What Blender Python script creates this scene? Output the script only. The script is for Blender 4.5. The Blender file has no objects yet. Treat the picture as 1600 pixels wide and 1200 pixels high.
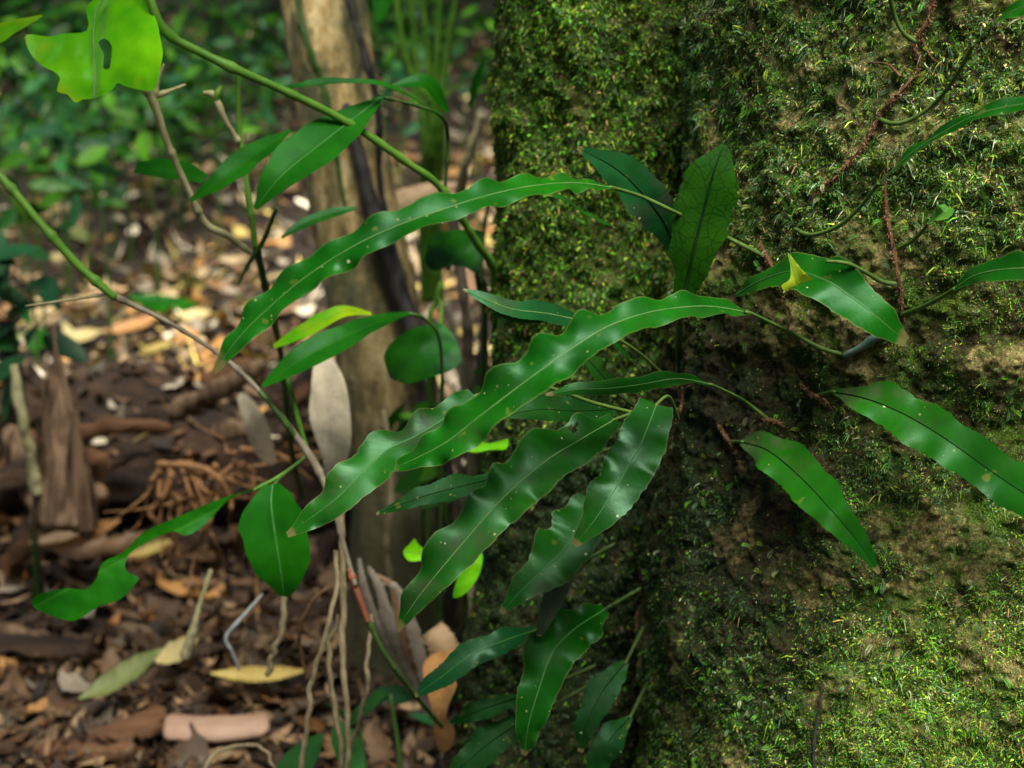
import bpy, math, random
import numpy as np
from mathutils import Vector
from mathutils.bvhtree import BVHTree
from mathutils.geometry import delaunay_2d_cdt

random.seed(7)
rng = np.random.default_rng(11)
S = bpy.context.scene
COL = S.collection
R = math.radians

# ------------------------------------------------------------------ camera
PITCH = R(15.0); CH = 0.95; LENS = 50.0
F = 1600 * LENS / 36.0
CAM = np.array([0.0, 0.0, CH])
FW = np.array([0.0, math.cos(PITCH), -math.sin(PITCH)])
UP = np.array([0.0, math.sin(PITCH), math.cos(PITCH)])
RT = np.array([1.0, 0.0, 0.0])
cd = bpy.data.cameras.new("camera"); cam = bpy.data.objects.new("camera", cd); COL.objects.link(cam)
cam.location = CAM; cam.rotation_euler = (math.pi / 2 - PITCH, 0, 0)
cd.lens = LENS; cd.sensor_width = 36; cd.clip_start = 0.02; cd.clip_end = 200
cd.dof.use_dof = True; cd.dof.focus_distance = 1.08; cd.dof.aperture_fstop = 5.4
S.camera = cam

def ray(px, py):
    return FW + (px - 800) / F * RT - (py - 600) / F * UP
def project(p):
    q = p - CAM; d = q @ FW
    return 800 + F * (q @ RT) / d, 600 - F * (q @ UP) / d, d

# ------------------------------------------------------------------ noise
def _h(ix, iy, iz, s):
    n = (ix.astype(np.int64) * 374761393 + iy.astype(np.int64) * 668265263 + iz.astype(np.int64) * 2147483647 + s * 144665) & 0x7fffffff
    n = ((n ^ (n >> 13)) * 1274126177) & 0x7fffffff
    n = ((n ^ (n >> 16)) * 1911520717) & 0x7fffffff
    return (n ^ (n >> 15)) / float(0x7fffffff)
def vnoise(p, s=0):
    p = np.asarray(p, float); i = np.floor(p); f = p - i; f = f * f * (3 - 2 * f)
    x, y, z = i[..., 0], i[..., 1], i[..., 2]; fx, fy, fz = f[..., 0], f[..., 1], f[..., 2]
    def L(a, b, t): return a + (b - a) * t
    r = L(L(L(_h(x, y, z, s), _h(x + 1, y, z, s), fx), L(_h(x, y + 1, z, s), _h(x + 1, y + 1, z, s), fx), fy),
          L(L(_h(x, y, z + 1, s), _h(x + 1, y, z + 1, s), fx), L(_h(x, y + 1, z + 1, s), _h(x + 1, y + 1, z + 1, s), fx), fy), fz)
    return r * 2 - 1
def fbm(p, o=4, s=0):
    p = np.asarray(p, float); a = 1.0; t = 0; r = 0
    for k in range(o):
        r = r + a * vnoise(p * 2 ** k + k * 17.3, s + k); t += a; a *= 0.5
    return r / t
def sstep(a, b, x):
    t = np.clip((x - a) / (b - a), 0, 1); return t * t * (3 - 2 * t)

# ------------------------------------------------------------------ objects
WL = {}
def tag(o, label=None, cat=None, group=None, kind=None):
    if label: o["label"] = label
    if cat: o["category"] = cat
    if group: o["group"] = group
    if kind: o["kind"] = kind
    return o
def thing(name, loc, label, cat, group=None):
    o = bpy.data.objects.new(name, None); o.empty_display_size = 0.02
    o.location = Vector(loc); COL.objects.link(o); WL[o] = np.array(loc, float)
    return tag(o, label, cat, group)
def mesh_np(name, v, quads=None, tris=None, smooth=True, uv=None, col=None):
    me = bpy.data.meshes.new(name)
    v = np.asarray(v, np.float32)
    idx = []; st = []; n0 = 0
    if quads is not None and len(quads):
        q = np.asarray(quads, np.int32); idx.append(q.ravel()); st.append(np.arange(len(q)) * 4 + n0); n0 += q.size
    if tris is not None and len(tris):
        t = np.asarray(tris, np.int32); idx.append(t.ravel()); st.append(np.arange(len(t)) * 3 + n0); n0 += t.size
    idx = np.concatenate(idx); st = np.concatenate(st).astype(np.int32)
    me.vertices.add(len(v)); me.vertices.foreach_set("co", v.ravel())
    me.loops.add(len(idx)); me.loops.foreach_set("vertex_index", idx)
    me.polygons.add(len(st)); me.polygons.foreach_set("loop_start", st)
    me.update(calc_edges=True); me.validate()
    if smooth: me.polygons.foreach_set("use_smooth", np.ones(len(me.polygons), bool))
    if uv is not None:
        l = me.uv_layers.new(name="UVMap")
        l.data.foreach_set("uv", np.asarray(uv, np.float32)[idx].ravel())
    if col is not None:
        a = me.color_attributes.new("col", 'FLOAT_COLOR', 'POINT')
        c = np.ones((len(v), 4), np.float32); c[:, :np.shape(col)[1]] = col
        a.data.foreach_set("color", c.ravel())
    me.update()
    return me
def obj(name, v, mat, parent=None, quads=None, tris=None, loc=None, **k):
    v = np.asarray(v, float)
    if parent is not None: off = WL[parent]
    else: off = np.array(loc if loc is not None else v.mean(0), float)
    me = mesh_np(name, v - off, quads, tris, **k)
    o = bpy.data.objects.new(name, me); me.materials.append(mat); COL.objects.link(o)
    if parent is not None: o.parent = parent
    else: o.location = Vector(off)
    WL[o] = off
    return o
def grid_quads(n, m, wrap=False):
    i = np.arange(n - 1)[:, None]; mm = m if wrap else m - 1
    j = np.arange(mm)[None, :]; j2 = (j + 1) % m
    return np.stack([i * m + j, i * m + j2, (i + 1) * m + j2, (i + 1) * m + j], -1).reshape(-1, 4)
def crom(pts, n):
    P = np.asarray(pts, float); k = len(P)
    if k == 2:
        t = np.linspace(0, 1, n)[:, None]; return P[0] * (1 - t) + P[1] * t
    d = np.concatenate([[0], np.cumsum(np.linalg.norm(np.diff(P[:, :3], axis=0), axis=1))])
    u = np.linspace(0, d[-1], n); seg = np.clip(np.searchsorted(d, u, side='right') - 1, 0, k - 2)
    t = ((u - d[seg]) / np.maximum(d[seg + 1] - d[seg], 1e-9))[:, None]
    p1 = P[seg]; p2 = P[seg + 1]; p0 = P[np.maximum(seg - 1, 0)]; p3 = P[np.minimum(seg + 2, k - 1)]
    p0 = np.where((seg == 0)[:, None], 2 * p1 - p2, p0); p3 = np.where((seg == k - 2)[:, None], 2 * p2 - p1, p3)
    return 0.5 * ((2 * p1) + (-p0 + p2) * t + (2 * p0 - 5 * p1 + 4 * p2 - p3) * t ** 2 + (-p0 + 3 * p1 - 3 * p2 + p3) * t ** 3)
def nrm(a):
    return a / np.maximum(np.linalg.norm(a, axis=-1, keepdims=True), 1e-9)
def tube_geo(c, r, sides=8, rough=0.0, seed=0):
    c = np.asarray(c, float); n = len(c); r = np.broadcast_to(np.asarray(r, float), (n,))
    T = nrm(np.gradient(c, axis=0)); g = np.array([0.31, -0.52, 0.79])
    A = nrm(np.cross(T, g)); B = np.cross(T, A)
    th = np.linspace(0, 2 * math.pi, sides, endpoint=False)
    v = c[:, None] + r[:, None, None] * (np.cos(th)[None, :, None] * A[:, None] + np.sin(th)[None, :, None] * B[:, None])
    if rough:
        nz = fbm(v * (0.35 / max(r.max(), 1e-4)), 3, seed)
        v = c[:, None] + (v - c[:, None]) * (1 + rough * nz)[..., None]
    v = v.reshape(-1, 3); q = grid_quads(n, sides, True)
    v = np.vstack([v, c[:1], c[-1:]]); m = len(v)
    tr = [[m - 2, (j + 1) % sides, j] for j in range(sides)] + [[m - 1, (n - 1) * sides + j, (n - 1) * sides + (j + 1) % sides] for j in range(sides)]
    return v, q, np.array(tr)
def tube(name, pts, r, mat, parent=None, sides=8, n=None, rough=0.0, seed=0, nodes=False):
    n = n or max(6, len(pts) * 6)
    c = crom(pts, n)
    rr = np.interp(np.linspace(0, 1, n), np.linspace(0, 1, len(np.atleast_1d(r))), np.atleast_1d(r))
    if nodes:       # swollen joints every few centimetres
        sl_ = np.concatenate([[0], np.cumsum(np.linalg.norm(np.diff(c, axis=0), axis=1))]); per = 0.055 + 0.02 * ((seed * 7) % 5) / 5
        rr = rr * (1 + 0.35 * np.exp(-(((sl_ + per * 0.37) % per - per / 2) / 0.0035) ** 2))
    v, q, t = tube_geo(c, rr, sides, rough, seed)
    return obj(name, v, mat, parent, quads=q, tris=t, loc=None if parent is not None else c[0])

# ------------------------------------------------------------------ materials
def mat_base(name):
    m = bpy.data.materials.new(name); m.use_nodes = True
    nt = m.node_tree; b = nt.nodes["Principled BSDF"]; return m, nt, b
def ramp(nt, fac, stops):
    r = nt.nodes.new("ShaderNodeValToRGB"); e = r.color_ramp.elements
    e[0].position, e[0].color = stops[0][0], (*stops[0][1], 1)
    e[1].position, e[1].color = stops[-1][0], (*stops[-1][1], 1)
    for p, c in stops[1:-1]:
        x = e.new(p); x.color = (*c, 1)
    if fac is not None: nt.links.new(fac, r.inputs[0])
    return r
def noise(nt, scale, detail=4, rough=0.55, coord="Object", stretch=None):
    tc = nt.nodes.new("ShaderNodeTexCoord"); n = nt.nodes.new("ShaderNodeTexNoise")
    n.inputs["Scale"].default_value = scale; n.inputs["Detail"].default_value = detail; n.inputs["Roughness"].default_value = rough
    src = tc.outputs[coord]
    if coord == "World":
        pass
    if stretch:
        mp = nt.nodes.new("ShaderNodeMapping"); mp.inputs["Scale"].default_value = stretch
        nt.links.new(src, mp.inputs[0]); src = mp.outputs[0]
    nt.links.new(src, n.inputs["Vector"]); return n.outputs["Fac"]
def mix(nt, fac, a, b, mode='MIX'):
    m = nt.nodes.new("ShaderNodeMix"); m.data_type = 'RGBA'; m.blend_type = mode
    for k, val in ((0, fac), (6, a), (7, b)):
        if isinstance(val, (int, float)): m.inputs[k].default_value = val
        elif isinstance(val, tuple): m.inputs[k].default_value = (*val, 1)
        else: nt.links.new(val, m.inputs[k])
    return m.outputs[2]
def math_n(nt, op, a, b=None):
    n = nt.nodes.new("ShaderNodeMath"); n.operation = op
    for k, val in ((0, a), (1, b)):
        if val is None: continue
        if isinstance(val, (int, float)): n.inputs[k].default_value = val
        else: nt.links.new(val, n.inputs[k])
    return n.outputs[0]
def bump(nt, b, h, strength=0.3, dist=0.002):
    n = nt.nodes.new("ShaderNodeBump"); n.inputs["Strength"].default_value = strength; n.inputs["Distance"].default_value = dist
    nt.links.new(h, n.inputs["Height"]); nt.links.new(n.outputs[0], b.inputs["Normal"])
def translucent(nt, b, col, f):
    t = nt.nodes.new("ShaderNodeBsdfTranslucent"); ms = nt.nodes.new("ShaderNodeMixShader"); ms.inputs[0].default_value = f
    if isinstance(col, tuple): t.inputs[0].default_value = (*col, 1)
    else: nt.links.new(col, t.inputs[0])
    out = nt.nodes["Material Output"]
    nt.links.new(b.outputs[0], ms.inputs[1]); nt.links.new(t.outputs[0], ms.inputs[2]); nt.links.new(ms.outputs[0], out.inputs[0])

def mat_leaf(name, c1, c2, vein, blot=None, blot_amt=0.55, rough=0.36, trans=0.22, specks=True, tr_gain=1.6, net=False, edge=None, veinw=0.03, nveins=34, spec=0.18):
    """glossy leaf: u runs along the blade, v across it (midrib at v = 0.5)"""
    m, nt, b = mat_base(name)
    L = nt.links
    col = ramp(nt, noise(nt, 28, 5), [(0.3, c1), (0.7, c2)]).outputs[0]
    if blot:
        f = ramp(nt, noise(nt, 17, 3, 0.5, stretch=(1, 1, 1.3)), [(blot_amt, (0, 0, 0)), (blot_amt + 0.13, (1, 1, 1))]).outputs[0]
        col = mix(nt, f, col, blot)
    uvn = nt.nodes.new("ShaderNodeUVMap"); uvn.uv_map = "UVMap"
    sp = nt.nodes.new("ShaderNodeSeparateXYZ"); L.new(uvn.outputs[0], sp.inputs[0])
    av = math_n(nt, 'ABSOLUTE', math_n(nt, 'SUBTRACT', sp.outputs[1], 0.5))
    # side veins slanting to the tip
    w = math_n(nt, 'SUBTRACT', math_n(nt, 'MULTIPLY', sp.outputs[0], nveins), math_n(nt, 'MULTIPLY', av, 6.0))
    w = math_n(nt, 'ADD', w, math_n(nt, 'MULTIPLY', noise(nt, 60, 2), 1.2))
    fr = math_n(nt, 'ABSOLUTE', math_n(nt, 'SUBTRACT', math_n(nt, 'FRACT', w), 0.5))
    vl = ramp(nt, fr, [(0.0, (1, 1, 1)), (0.07, (0, 0, 0))]).outputs[0]
    if net:
        vo = nt.nodes.new("ShaderNodeTexVoronoi"); vo.feature = 'DISTANCE_TO_EDGE'; vo.inputs["Scale"].default_value = 95
        tc = nt.nodes.new("ShaderNodeTexCoord"); L.new(tc.outputs["Object"], vo.inputs["Vector"])
        vl2 = ramp(nt, vo.outputs["Distance"], [(0.0, (1, 1, 1)), (0.05, (0, 0, 0))]).outputs[0]
        vl = mix(nt, 1.0, vl, vl2, 'ADD')
    col = mix(nt, math_n(nt, 'MULTIPLY', vl, 0.6 if net else 0.05), col, vein)
    if edge:
        ed = ramp(nt, av, [(0.465, (0, 0, 0)), (0.49, (1, 1, 1))]).outputs[0]
        col = mix(nt, math_n(nt, 'MULTIPLY', ed, 0.6), col, edge)
    mr = ramp(nt, av, [(veinw * 0.45, (1, 1, 1)), (veinw, (0, 0, 0))]).outputs[0]
    col = mix(nt, math_n(nt, 'MULTIPLY', mr, 0.7), col, vein)
    if specks:
        vo = nt.nodes.new("ShaderNodeTexVoronoi"); vo.inputs["Scale"].default_value = 95; vo.inputs["Randomness"].default_value = 1
        tc = nt.nodes.new("ShaderNodeTexCoord"); L.new(tc.outputs["Object"], vo.inputs["Vector"])
        sc = nt.nodes.new("ShaderNodeSeparateColor"); L.new(vo.outputs["Color"], sc.inputs[0])
        pick = math_n(nt, 'GREATER_THAN', sc.outputs[0], 0.85)
        dot = math_n(nt, 'LESS_THAN', vo.outputs["Distance"], math_n(nt, 'MULTIPLY', sc.outputs[1], 0.13))
        col = mix(nt, math_n(nt, 'MULTIPLY', pick, dot), col, (0.45, 0.5, 0.3))
        vo2 = nt.nodes.new("ShaderNodeTexVoronoi"); vo2.inputs["Scale"].default_value = 260
        L.new(tc.outputs["Object"], vo2.inputs["Vector"]); s2_ = nt.nodes.new("ShaderNodeSeparateColor"); L.new(vo2.outputs["Color"], s2_.inputs[0])
        d2 = math_n(nt, 'MULTIPLY', math_n(nt, 'GREATER_THAN', s2_.outputs[0], 0.90), math_n(nt, 'LESS_THAN', vo2.outputs["Distance"], math_n(nt, 'MULTIPLY', s2_.outputs[1], 0.26)))
        col = mix(nt, math_n(nt, 'MULTIPLY', d2, 0.8), col, (0.22, 0.26, 0.10))
        film_ = ramp(nt, noise(nt, 30, 6, 0.75), [(0.52, (0, 0, 0)), (0.72, (0.6, 0.6, 0.6))]).outputs[0]
        col = mix(nt, film_, col, (0.030, 0.050, 0.018))
    big = ramp(nt, noise(nt, 9, 3, 0.6), [(0.34, (0.50, 0.58, 0.55)), (0.66, (1.4, 1.15, 0.9))]).outputs[0]
    col = mix(nt, 1.0, col, big, 'MULTIPLY')
    if specks:      # yellowed scars and a dry tip
        sc_ = ramp(nt, noise(nt, 75, 2, 0.4), [(0.70, (0, 0, 0)), (0.76, (1, 1, 1))]).outputs[0]
        col = mix(nt, math_n(nt, 'MULTIPLY', sc_, 0.45), col, (0.14, 0.15, 0.025))
        tip = ramp(nt, math_n(nt, 'ADD', sp.outputs[0], math_n(nt, 'MULTIPLY', noise(nt, 90, 3), 0.05)), [(0.985, (0, 0, 0)), (1.0, (1, 1, 1))]).outputs[0]
        col = mix(nt, math_n(nt, 'MULTIPLY', tip, 0.7), col, (0.16, 0.12, 0.05))
    L.new(col, b.inputs["Base Color"])
    rr = ramp(nt, noise(nt, 22, 3), [(0.3, (rough - 0.07,) * 3), (0.7, (rough + 0.12,) * 3)]).outputs[0]
    L.new(rr, b.inputs["Roughness"]); b.inputs["Specular IOR Level"].default_value = spec; b.inputs["Specular Tint"].default_value = (0.55, 1.0, 0.68, 1)
    bump(nt, b, math_n(nt, 'ADD', math_n(nt, 'MULTIPLY', noise(nt, 160, 3), 0.6), math_n(nt, 'MULTIPLY', vl, -0.08)), 0.30, 0.001)
    tcol = mix(nt, 1.0, col, (tr_gain * 1.15, tr_gain, tr_gain * 0.45), 'MULTIPLY')
    translucent(nt, b, tcol, trans)
    return m
def mat_stem(name, c1, c2, scale=60, rough=0.5, stretch=(1, 1, 0.3), bmp=0.4):
    m, nt, b = mat_base(name)
    n = noise(nt, scale, 5, 0.6, stretch=stretch)
    nt.links.new(ramp(nt, n, [(0.32, c1), (0.68, c2)]).outputs[0], b.inputs["Base Color"])
    b.inputs["Roughness"].default_value = rough; b.inputs["Specular IOR Level"].default_value = 0.2
    bump(nt, b, n, bmp, 0.003)
    return m
def mat_attr(name, rough=0.7, trans=0.0, var=0.35, scale=300, spec=0.3):
    m, nt, b = mat_base(name)
    a = nt.nodes.new("ShaderNodeAttribute"); a.attribute_name = "col"
    n = ramp(nt, noise(nt, scale, 3), [(0.3, (1 - var,) * 3), (0.7, (1 + var,) * 3)]).outputs[0]
    col = mix(nt, 1.0, a.outputs["Color"], n, 'MULTIPLY')
    nt.links.new(col, b.inputs["Base Color"]); b.inputs["Roughness"].default_value = rough
    b.inputs["Specular IOR Level"].default_value = spec
    if trans: translucent(nt, b, mix(nt, 1.0, col, (1.5, 1.4, 0.6), 'MULTIPLY'), trans)
    return m
def mat_dead(name, c1, c2, rough=0.6, trans=0.15, scale=35):
    m, nt, b = mat_base(name)
    n = noise(nt, scale, 6, 0.65)
    col = ramp(nt, n, [(0.3, c1), (0.55, c2), (0.75, tuple(x * 0.75 for x in c1))]).outputs[0]
    sp = ramp(nt, noise(nt, 180, 4), [(0.62, (0, 0, 0)), (0.72, (1, 1, 1))]).outputs[0]
    col = mix(nt, math_n(nt, 'MULTIPLY', sp, 0.5), col, tuple(x * 0.3 for x in c1))
    nt.links.new(col, b.inputs["Base Color"]); b.inputs["Roughness"].default_value = rough
    bump(nt, b, noise(nt, 120, 4), 0.4, 0.002)
    if trans: translucent(nt, b, col, trans)
    return m

M = {}
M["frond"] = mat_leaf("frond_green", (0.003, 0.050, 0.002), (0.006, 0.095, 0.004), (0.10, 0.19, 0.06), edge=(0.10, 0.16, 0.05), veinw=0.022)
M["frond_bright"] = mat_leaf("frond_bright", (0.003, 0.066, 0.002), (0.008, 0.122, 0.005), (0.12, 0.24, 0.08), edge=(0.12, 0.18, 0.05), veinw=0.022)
M["frond_mottled"] = mat_leaf("frond_mottled", (0.004, 0.050, 0.002), (0.008, 0.095, 0.004), (0.06, 0.11, 0.04), blot=(0.028, 0.045, 0.022), edge=(0.10, 0.13, 0.06), veinw=0.02, spec=0.32)
M["frond_shaded"] = mat_leaf("frond_shaded", (0.003, 0.030, 0.003), (0.006, 0.055, 0.006), (0.01, 0.06, 0.015), rough=0.45, spec=0.13)  # shadow on the lower and inner fronds put into a darker green
M["frond_blue"] = mat_leaf("frond_blue", (0.006, 0.055, 0.016), (0.010, 0.090, 0.026), (0.01, 0.03, 0.012), blot=(0.035, 0.060, 0.042), blot_amt=0.55, rough=0.32)
M["frond_net"] = mat_leaf("frond_net", (0.006, 0.042, 0.001), (0.014, 0.075, 0.002), (0.001, 0.004, 0.001), specks=False, rough=0.6, net=True, veinw=0.035, trans=0.3, spec=0.08)
M["frond_pale"] = mat_leaf("frond_pale", (0.06, 0.26, 0.03), (0.12, 0.36, 0.06), (0.2, 0.4, 0.1), specks=False, trans=0.35)
M["frond_under"] = mat_leaf("frond_under", (0.045, 0.070, 0.045), (0.070, 0.095, 0.065), (0.03, 0.05, 0.03), rough=0.5)
M["frond_vein"] = mat_leaf("frond_dark_vein", (0.006, 0.076, 0.002), (0.013, 0.122, 0.006), (0.008, 0.040, 0.012), blot=(0.055, 0.095, 0.050), blot_amt=0.57, veinw=0.022)
M["shrub_leaf"] = mat_leaf("shrub_leaf", (0.005, 0.080, 0.002), (0.012, 0.135, 0.004), (0.025, 0.15, 0.012), specks=False, nveins=16, rough=0.42, trans=0.3, spec=0.14)
M["shrub_dark"] = mat_leaf("shrub_leaf_dark", (0.010, 0.090, 0.005), (0.020, 0.150, 0.008), (0.02, 0.10, 0.015), blot=(0.010, 0.040, 0.018), blot_amt=0.5, spec=0.15, specks=False, nveins=14, rough=0.4)
M["lime"] = mat_leaf("lime_leaf", (0.06, 0.42, 0.004), (0.16, 0.55, 0.004), (0.12, 0.36, 0.06), blot=(0.30, 0.52, 0.008), blot_amt=0.56, specks=False, nveins=14, trans=0.42, tr_gain=1.8, edge=(0.28, 0.30, 0.03))  # backlit glow of the top leaf raised into the base colour
M["yellowgreen"] = mat_leaf("yellow_green_leaf", (0.22, 0.36, 0.02), (0.34, 0.48, 0.03), (0.12, 0.25, 0.02), specks=True, nveins=10, trans=0.35, edge=(0.32, 0.3, 0.05))
M["rib_pale"] = mat_stem("rib_pale", (0.05, 0.15, 0.03), (0.11, 0.20, 0.06), 120)
M["rib_dark"] = mat_stem("rib_dark", (0.003, 0.010, 0.003), (0.008, 0.028, 0.006), 120, 0.95)
M["rib_dark"].node_tree.nodes["Principled BSDF"].inputs["Specular IOR Level"].default_value = 0.0
M["rib_green"] = mat_stem("rib_green", (0.02, 0.12, 0.02), (0.05, 0.17, 0.04), 120)
M["stalk"] = mat_stem("frond_stalk", (0.045, 0.105, 0.014), (0.085, 0.14, 0.03), 120)
M["stalk_dark"] = mat_stem("frond_stalk_dark", (0.02, 0.04, 0.01), (0.05, 0.08, 0.02), 120)
M["rhizome"] = mat_stem("rhizome_brown", (0.04, 0.020, 0.009), (0.17, 0.09, 0.04), 260, 0.8)
M["rhizome_blue"] = mat_stem("rhizome_bluish", (0.05, 0.10, 0.075), (0.13, 0.20, 0.16), 200, 0.6)
M["scales"] = mat_attr("rhizome_scales", 0.7)
M["stem_green"] = mat_stem("stem_green", (0.04, 0.13, 0.010), (0.09, 0.20, 0.02), 50)
M["stem_dark"] = mat_stem("stem_dark_green", (0.02, 0.05, 0.012), (0.05, 0.10, 0.02), 60)
M["stem_tan"] = mat_stem("stem_tan", (0.24, 0.23, 0.10), (0.44, 0.39, 0.22), 90, 0.65)
M["stem_grey"] = mat_stem("stem_grey", (0.10, 0.085, 0.06), (0.24, 0.20, 0.14), 90, 0.75)
M["stem_red"] = mat_stem("stem_red", (0.15, 0.045, 0.025), (0.24, 0.09, 0.05), 90)
M["root"] = mat_stem("aerial_root", (0.11, 0.085, 0.045), (0.26, 0.21, 0.12), 130, 0.75)
M["liana"] = mat_stem("black_liana", (0.006, 0.006, 0.006), (0.045, 0.040, 0.034), 70, 0.6, bmp=0.9)
M["fibre"] = mat_stem("root_fibre", (0.16, 0.075, 0.03), (0.32, 0.17, 0.07), 90, 0.8)
M["white_stick"] = mat_stem("white_stick", (0.22, 0.26, 0.25), (0.42, 0.45, 0.42), 60, 0.7)

def mat_small_trunk():
    m, nt, b = mat_base("tan_bark")
    n1 = noise(nt, 26, 6, 0.75, stretch=(1, 1, 0.45)); n2 = noise(nt, 16, 5, 0.65, stretch=(1, 1, 0.4)); n3 = noise(nt, 38, 6, 0.75, stretch=(1, 1, 0.6))
    col = ramp(nt, n1, [(0.34, (0.09, 0.05, 0.016)), (0.48, (0.36, 0.25, 0.085)), (0.60, (0.58, 0.46, 0.22))]).outputs[0]
    col = mix(nt, ramp(nt, n2, [(0.46, (0, 0, 0)), (0.58, (0.9, 0.9, 0.9))]).outputs[0], col, (0.060, 0.075, 0.025))
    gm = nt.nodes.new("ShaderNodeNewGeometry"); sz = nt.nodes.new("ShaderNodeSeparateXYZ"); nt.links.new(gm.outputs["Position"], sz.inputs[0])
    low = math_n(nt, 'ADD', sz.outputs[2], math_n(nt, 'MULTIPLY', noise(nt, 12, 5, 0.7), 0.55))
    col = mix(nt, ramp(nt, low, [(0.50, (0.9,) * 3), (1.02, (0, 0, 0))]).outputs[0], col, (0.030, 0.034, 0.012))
    col = mix(nt, ramp(nt, n3, [(0.56, (0, 0, 0)), (0.66, (0.9, 0.9, 0.9))]).outputs[0], col, (0.035, 0.025, 0.012))
    nt.links.new(col, b.inputs["Base Color"]); b.inputs["Roughness"].default_value = 0.8
    bump(nt, b, math_n(nt, 'ADD', n1, math_n(nt, 'MULTIPLY', n3, 0.5)), 0.7, 0.012)
    return m
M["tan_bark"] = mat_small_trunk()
def mat_bark():
    m, nt, b = mat_base("mossy_bark")
    a = nt.nodes.new("ShaderNodeAttribute"); a.attribute_name = "col"
    n = noise(nt, 330, 8, 0.75); n2 = noise(nt, 70, 6, 0.7)
    v = ramp(nt, n, [(0.34, (0.15,) * 3), (0.5, (0.8,) * 3), (0.66, (1.9,) * 3)]).outputs[0]
    col = mix(nt, 1.0, a.outputs["Color"], v, 'MULTIPLY')
    col = mix(nt, ramp(nt, n2, [(0.5, (0, 0, 0)), (0.66, (0.7, 0.7, 0.7))]).outputs[0], col, (0.022, 0.016, 0.008))
    # thin film of short moss and algae over the bark
    film = ramp(nt, noise(nt, 650, 8, 0.8), [(0.38, (0.004, 0.010, 0.002)), (0.49, (0.024, 0.080, 0.004)), (0.57, (0.10, 0.23, 0.010)), (0.66, (0.34, 0.44, 0.12))]).outputs[0]
    hue = ramp(nt, noise(nt, 24, 4, 0.6), [(0.35, (0.7, 0.95, 1.3)), (0.65, (1.35, 1.1, 0.7))]).outputs[0]
    film = mix(nt, 1.0, film, hue, 'MULTIPLY'); film = mix(nt, 1.0, film, a.outputs['Alpha'], 'MULTIPLY')  # alpha dims the film by the painted shade mask
    fm = ramp(nt, noise(nt, 38, 8, 0.75), [(0.445, (0.0,) * 3), (0.58, (0.88,) * 3)]).outputs[0]
    col = mix(nt, fm, col, film)
    nt.links.new(col, b.inputs["Base Color"]); b.inputs["Roughness"].default_value = 0.85
    b.inputs["Specular IOR Level"].default_value = 0.2
    bump(nt, b, math_n(nt, 'ADD', n, n2), 0.9, 0.006)
    return m
M["bark"] = mat_bark()
M["moss"] = mat_attr("moss", 0.6, 0.25, 0.3, 500, 0.35)
def mat_ground():
    m, nt, b = mat_base("forest_soil")
    n = noise(nt, 9, 8, 0.7); n2 = noise(nt, 45, 6, 0.7)
    col = ramp(nt, n, [(0.3, (0.008, 0.005, 0.003)), (0.5, (0.025, 0.014, 0.007)), (0.72, (0.06, 0.034, 0.018))]).outputs[0]
    col = mix(nt, ramp(nt, n2, [(0.55, (0, 0, 0)), (0.7, (0.7, 0.7, 0.7))]).outputs[0], col, (0.08, 0.048, 0.025))
    nt.links.new(col, b.inputs["Base Color"]); b.inputs["Roughness"].default_value = 0.9
    bump(nt, b, math_n(nt, 'ADD', n, n2), 1.0, 0.03)
    return m
M["soil"] = mat_ground()
def mat_rotten():
    m, nt, b = mat_base("rotten_wood")
    n = noise(nt, 16, 7, 0.7, stretch=(0.35, 1, 1)); n2 = noise(nt, 60, 6, 0.7, stretch=(0.4, 1, 1))
    col = ramp(nt, n, [(0.3, (0.010, 0.007, 0.005)), (0.48, (0.045, 0.024, 0.012)), (0.62, (0.11, 0.06, 0.028)), (0.78, (0.20, 0.125, 0.065))]).outputs[0]
    col = mix(nt, ramp(nt, n2, [(0.5, (0, 0, 0)), (0.68, (0.75, 0.75, 0.75))]).outputs[0], col, (0.018, 0.012, 0.008))
    nt.links.new(col, b.inputs["Base Color"]); b.inputs["Roughness"].default_value = 0.9
    bump(nt, b, math_n(nt, 'ADD', n, n2), 1.0, 0.03)
    return m
M["rotten"] = mat_rotten()
M["litter"] = mat_attr("litter_bits", 0.65, 0.1, 0.35, 60)
M["under"] = mat_attr("undergrowth_leaf", 0.45, 0.3, 0.25, 30, 0.15)
DEAD = {
    "tan": ((0.30, 0.20, 0.10), (0.42, 0.31, 0.17)), "pale": ((0.52, 0.44, 0.28), (0.66, 0.57, 0.40)),
    "brown": ((0.12, 0.065, 0.03), (0.20, 0.115, 0.055)), "orange": ((0.36, 0.16, 0.045), (0.48, 0.25, 0.08)),
    "yellow": ((0.44, 0.32, 0.06), (0.56, 0.43, 0.12)), "pinkish": ((0.34, 0.21, 0.11), (0.47, 0.32, 0.17)),
    "grey": ((0.20, 0.16, 0.11), (0.34, 0.28, 0.20)), "dark": ((0.05, 0.030, 0.017), (0.10, 0.060, 0.032)),
    "sheath": ((0.12, 0.10, 0.075), (0.24, 0.20, 0.155)), "olive": ((0.12, 0.16, 0.04), (0.20, 0.23, 0.07)), "straw": ((0.46, 0.36, 0.12), (0.56, 0.46, 0.20))}
for k, (a, b_) in DEAD.items(): M["dead_" + k] = mat_dead("dead_leaf_" + k, a, b_)

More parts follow.
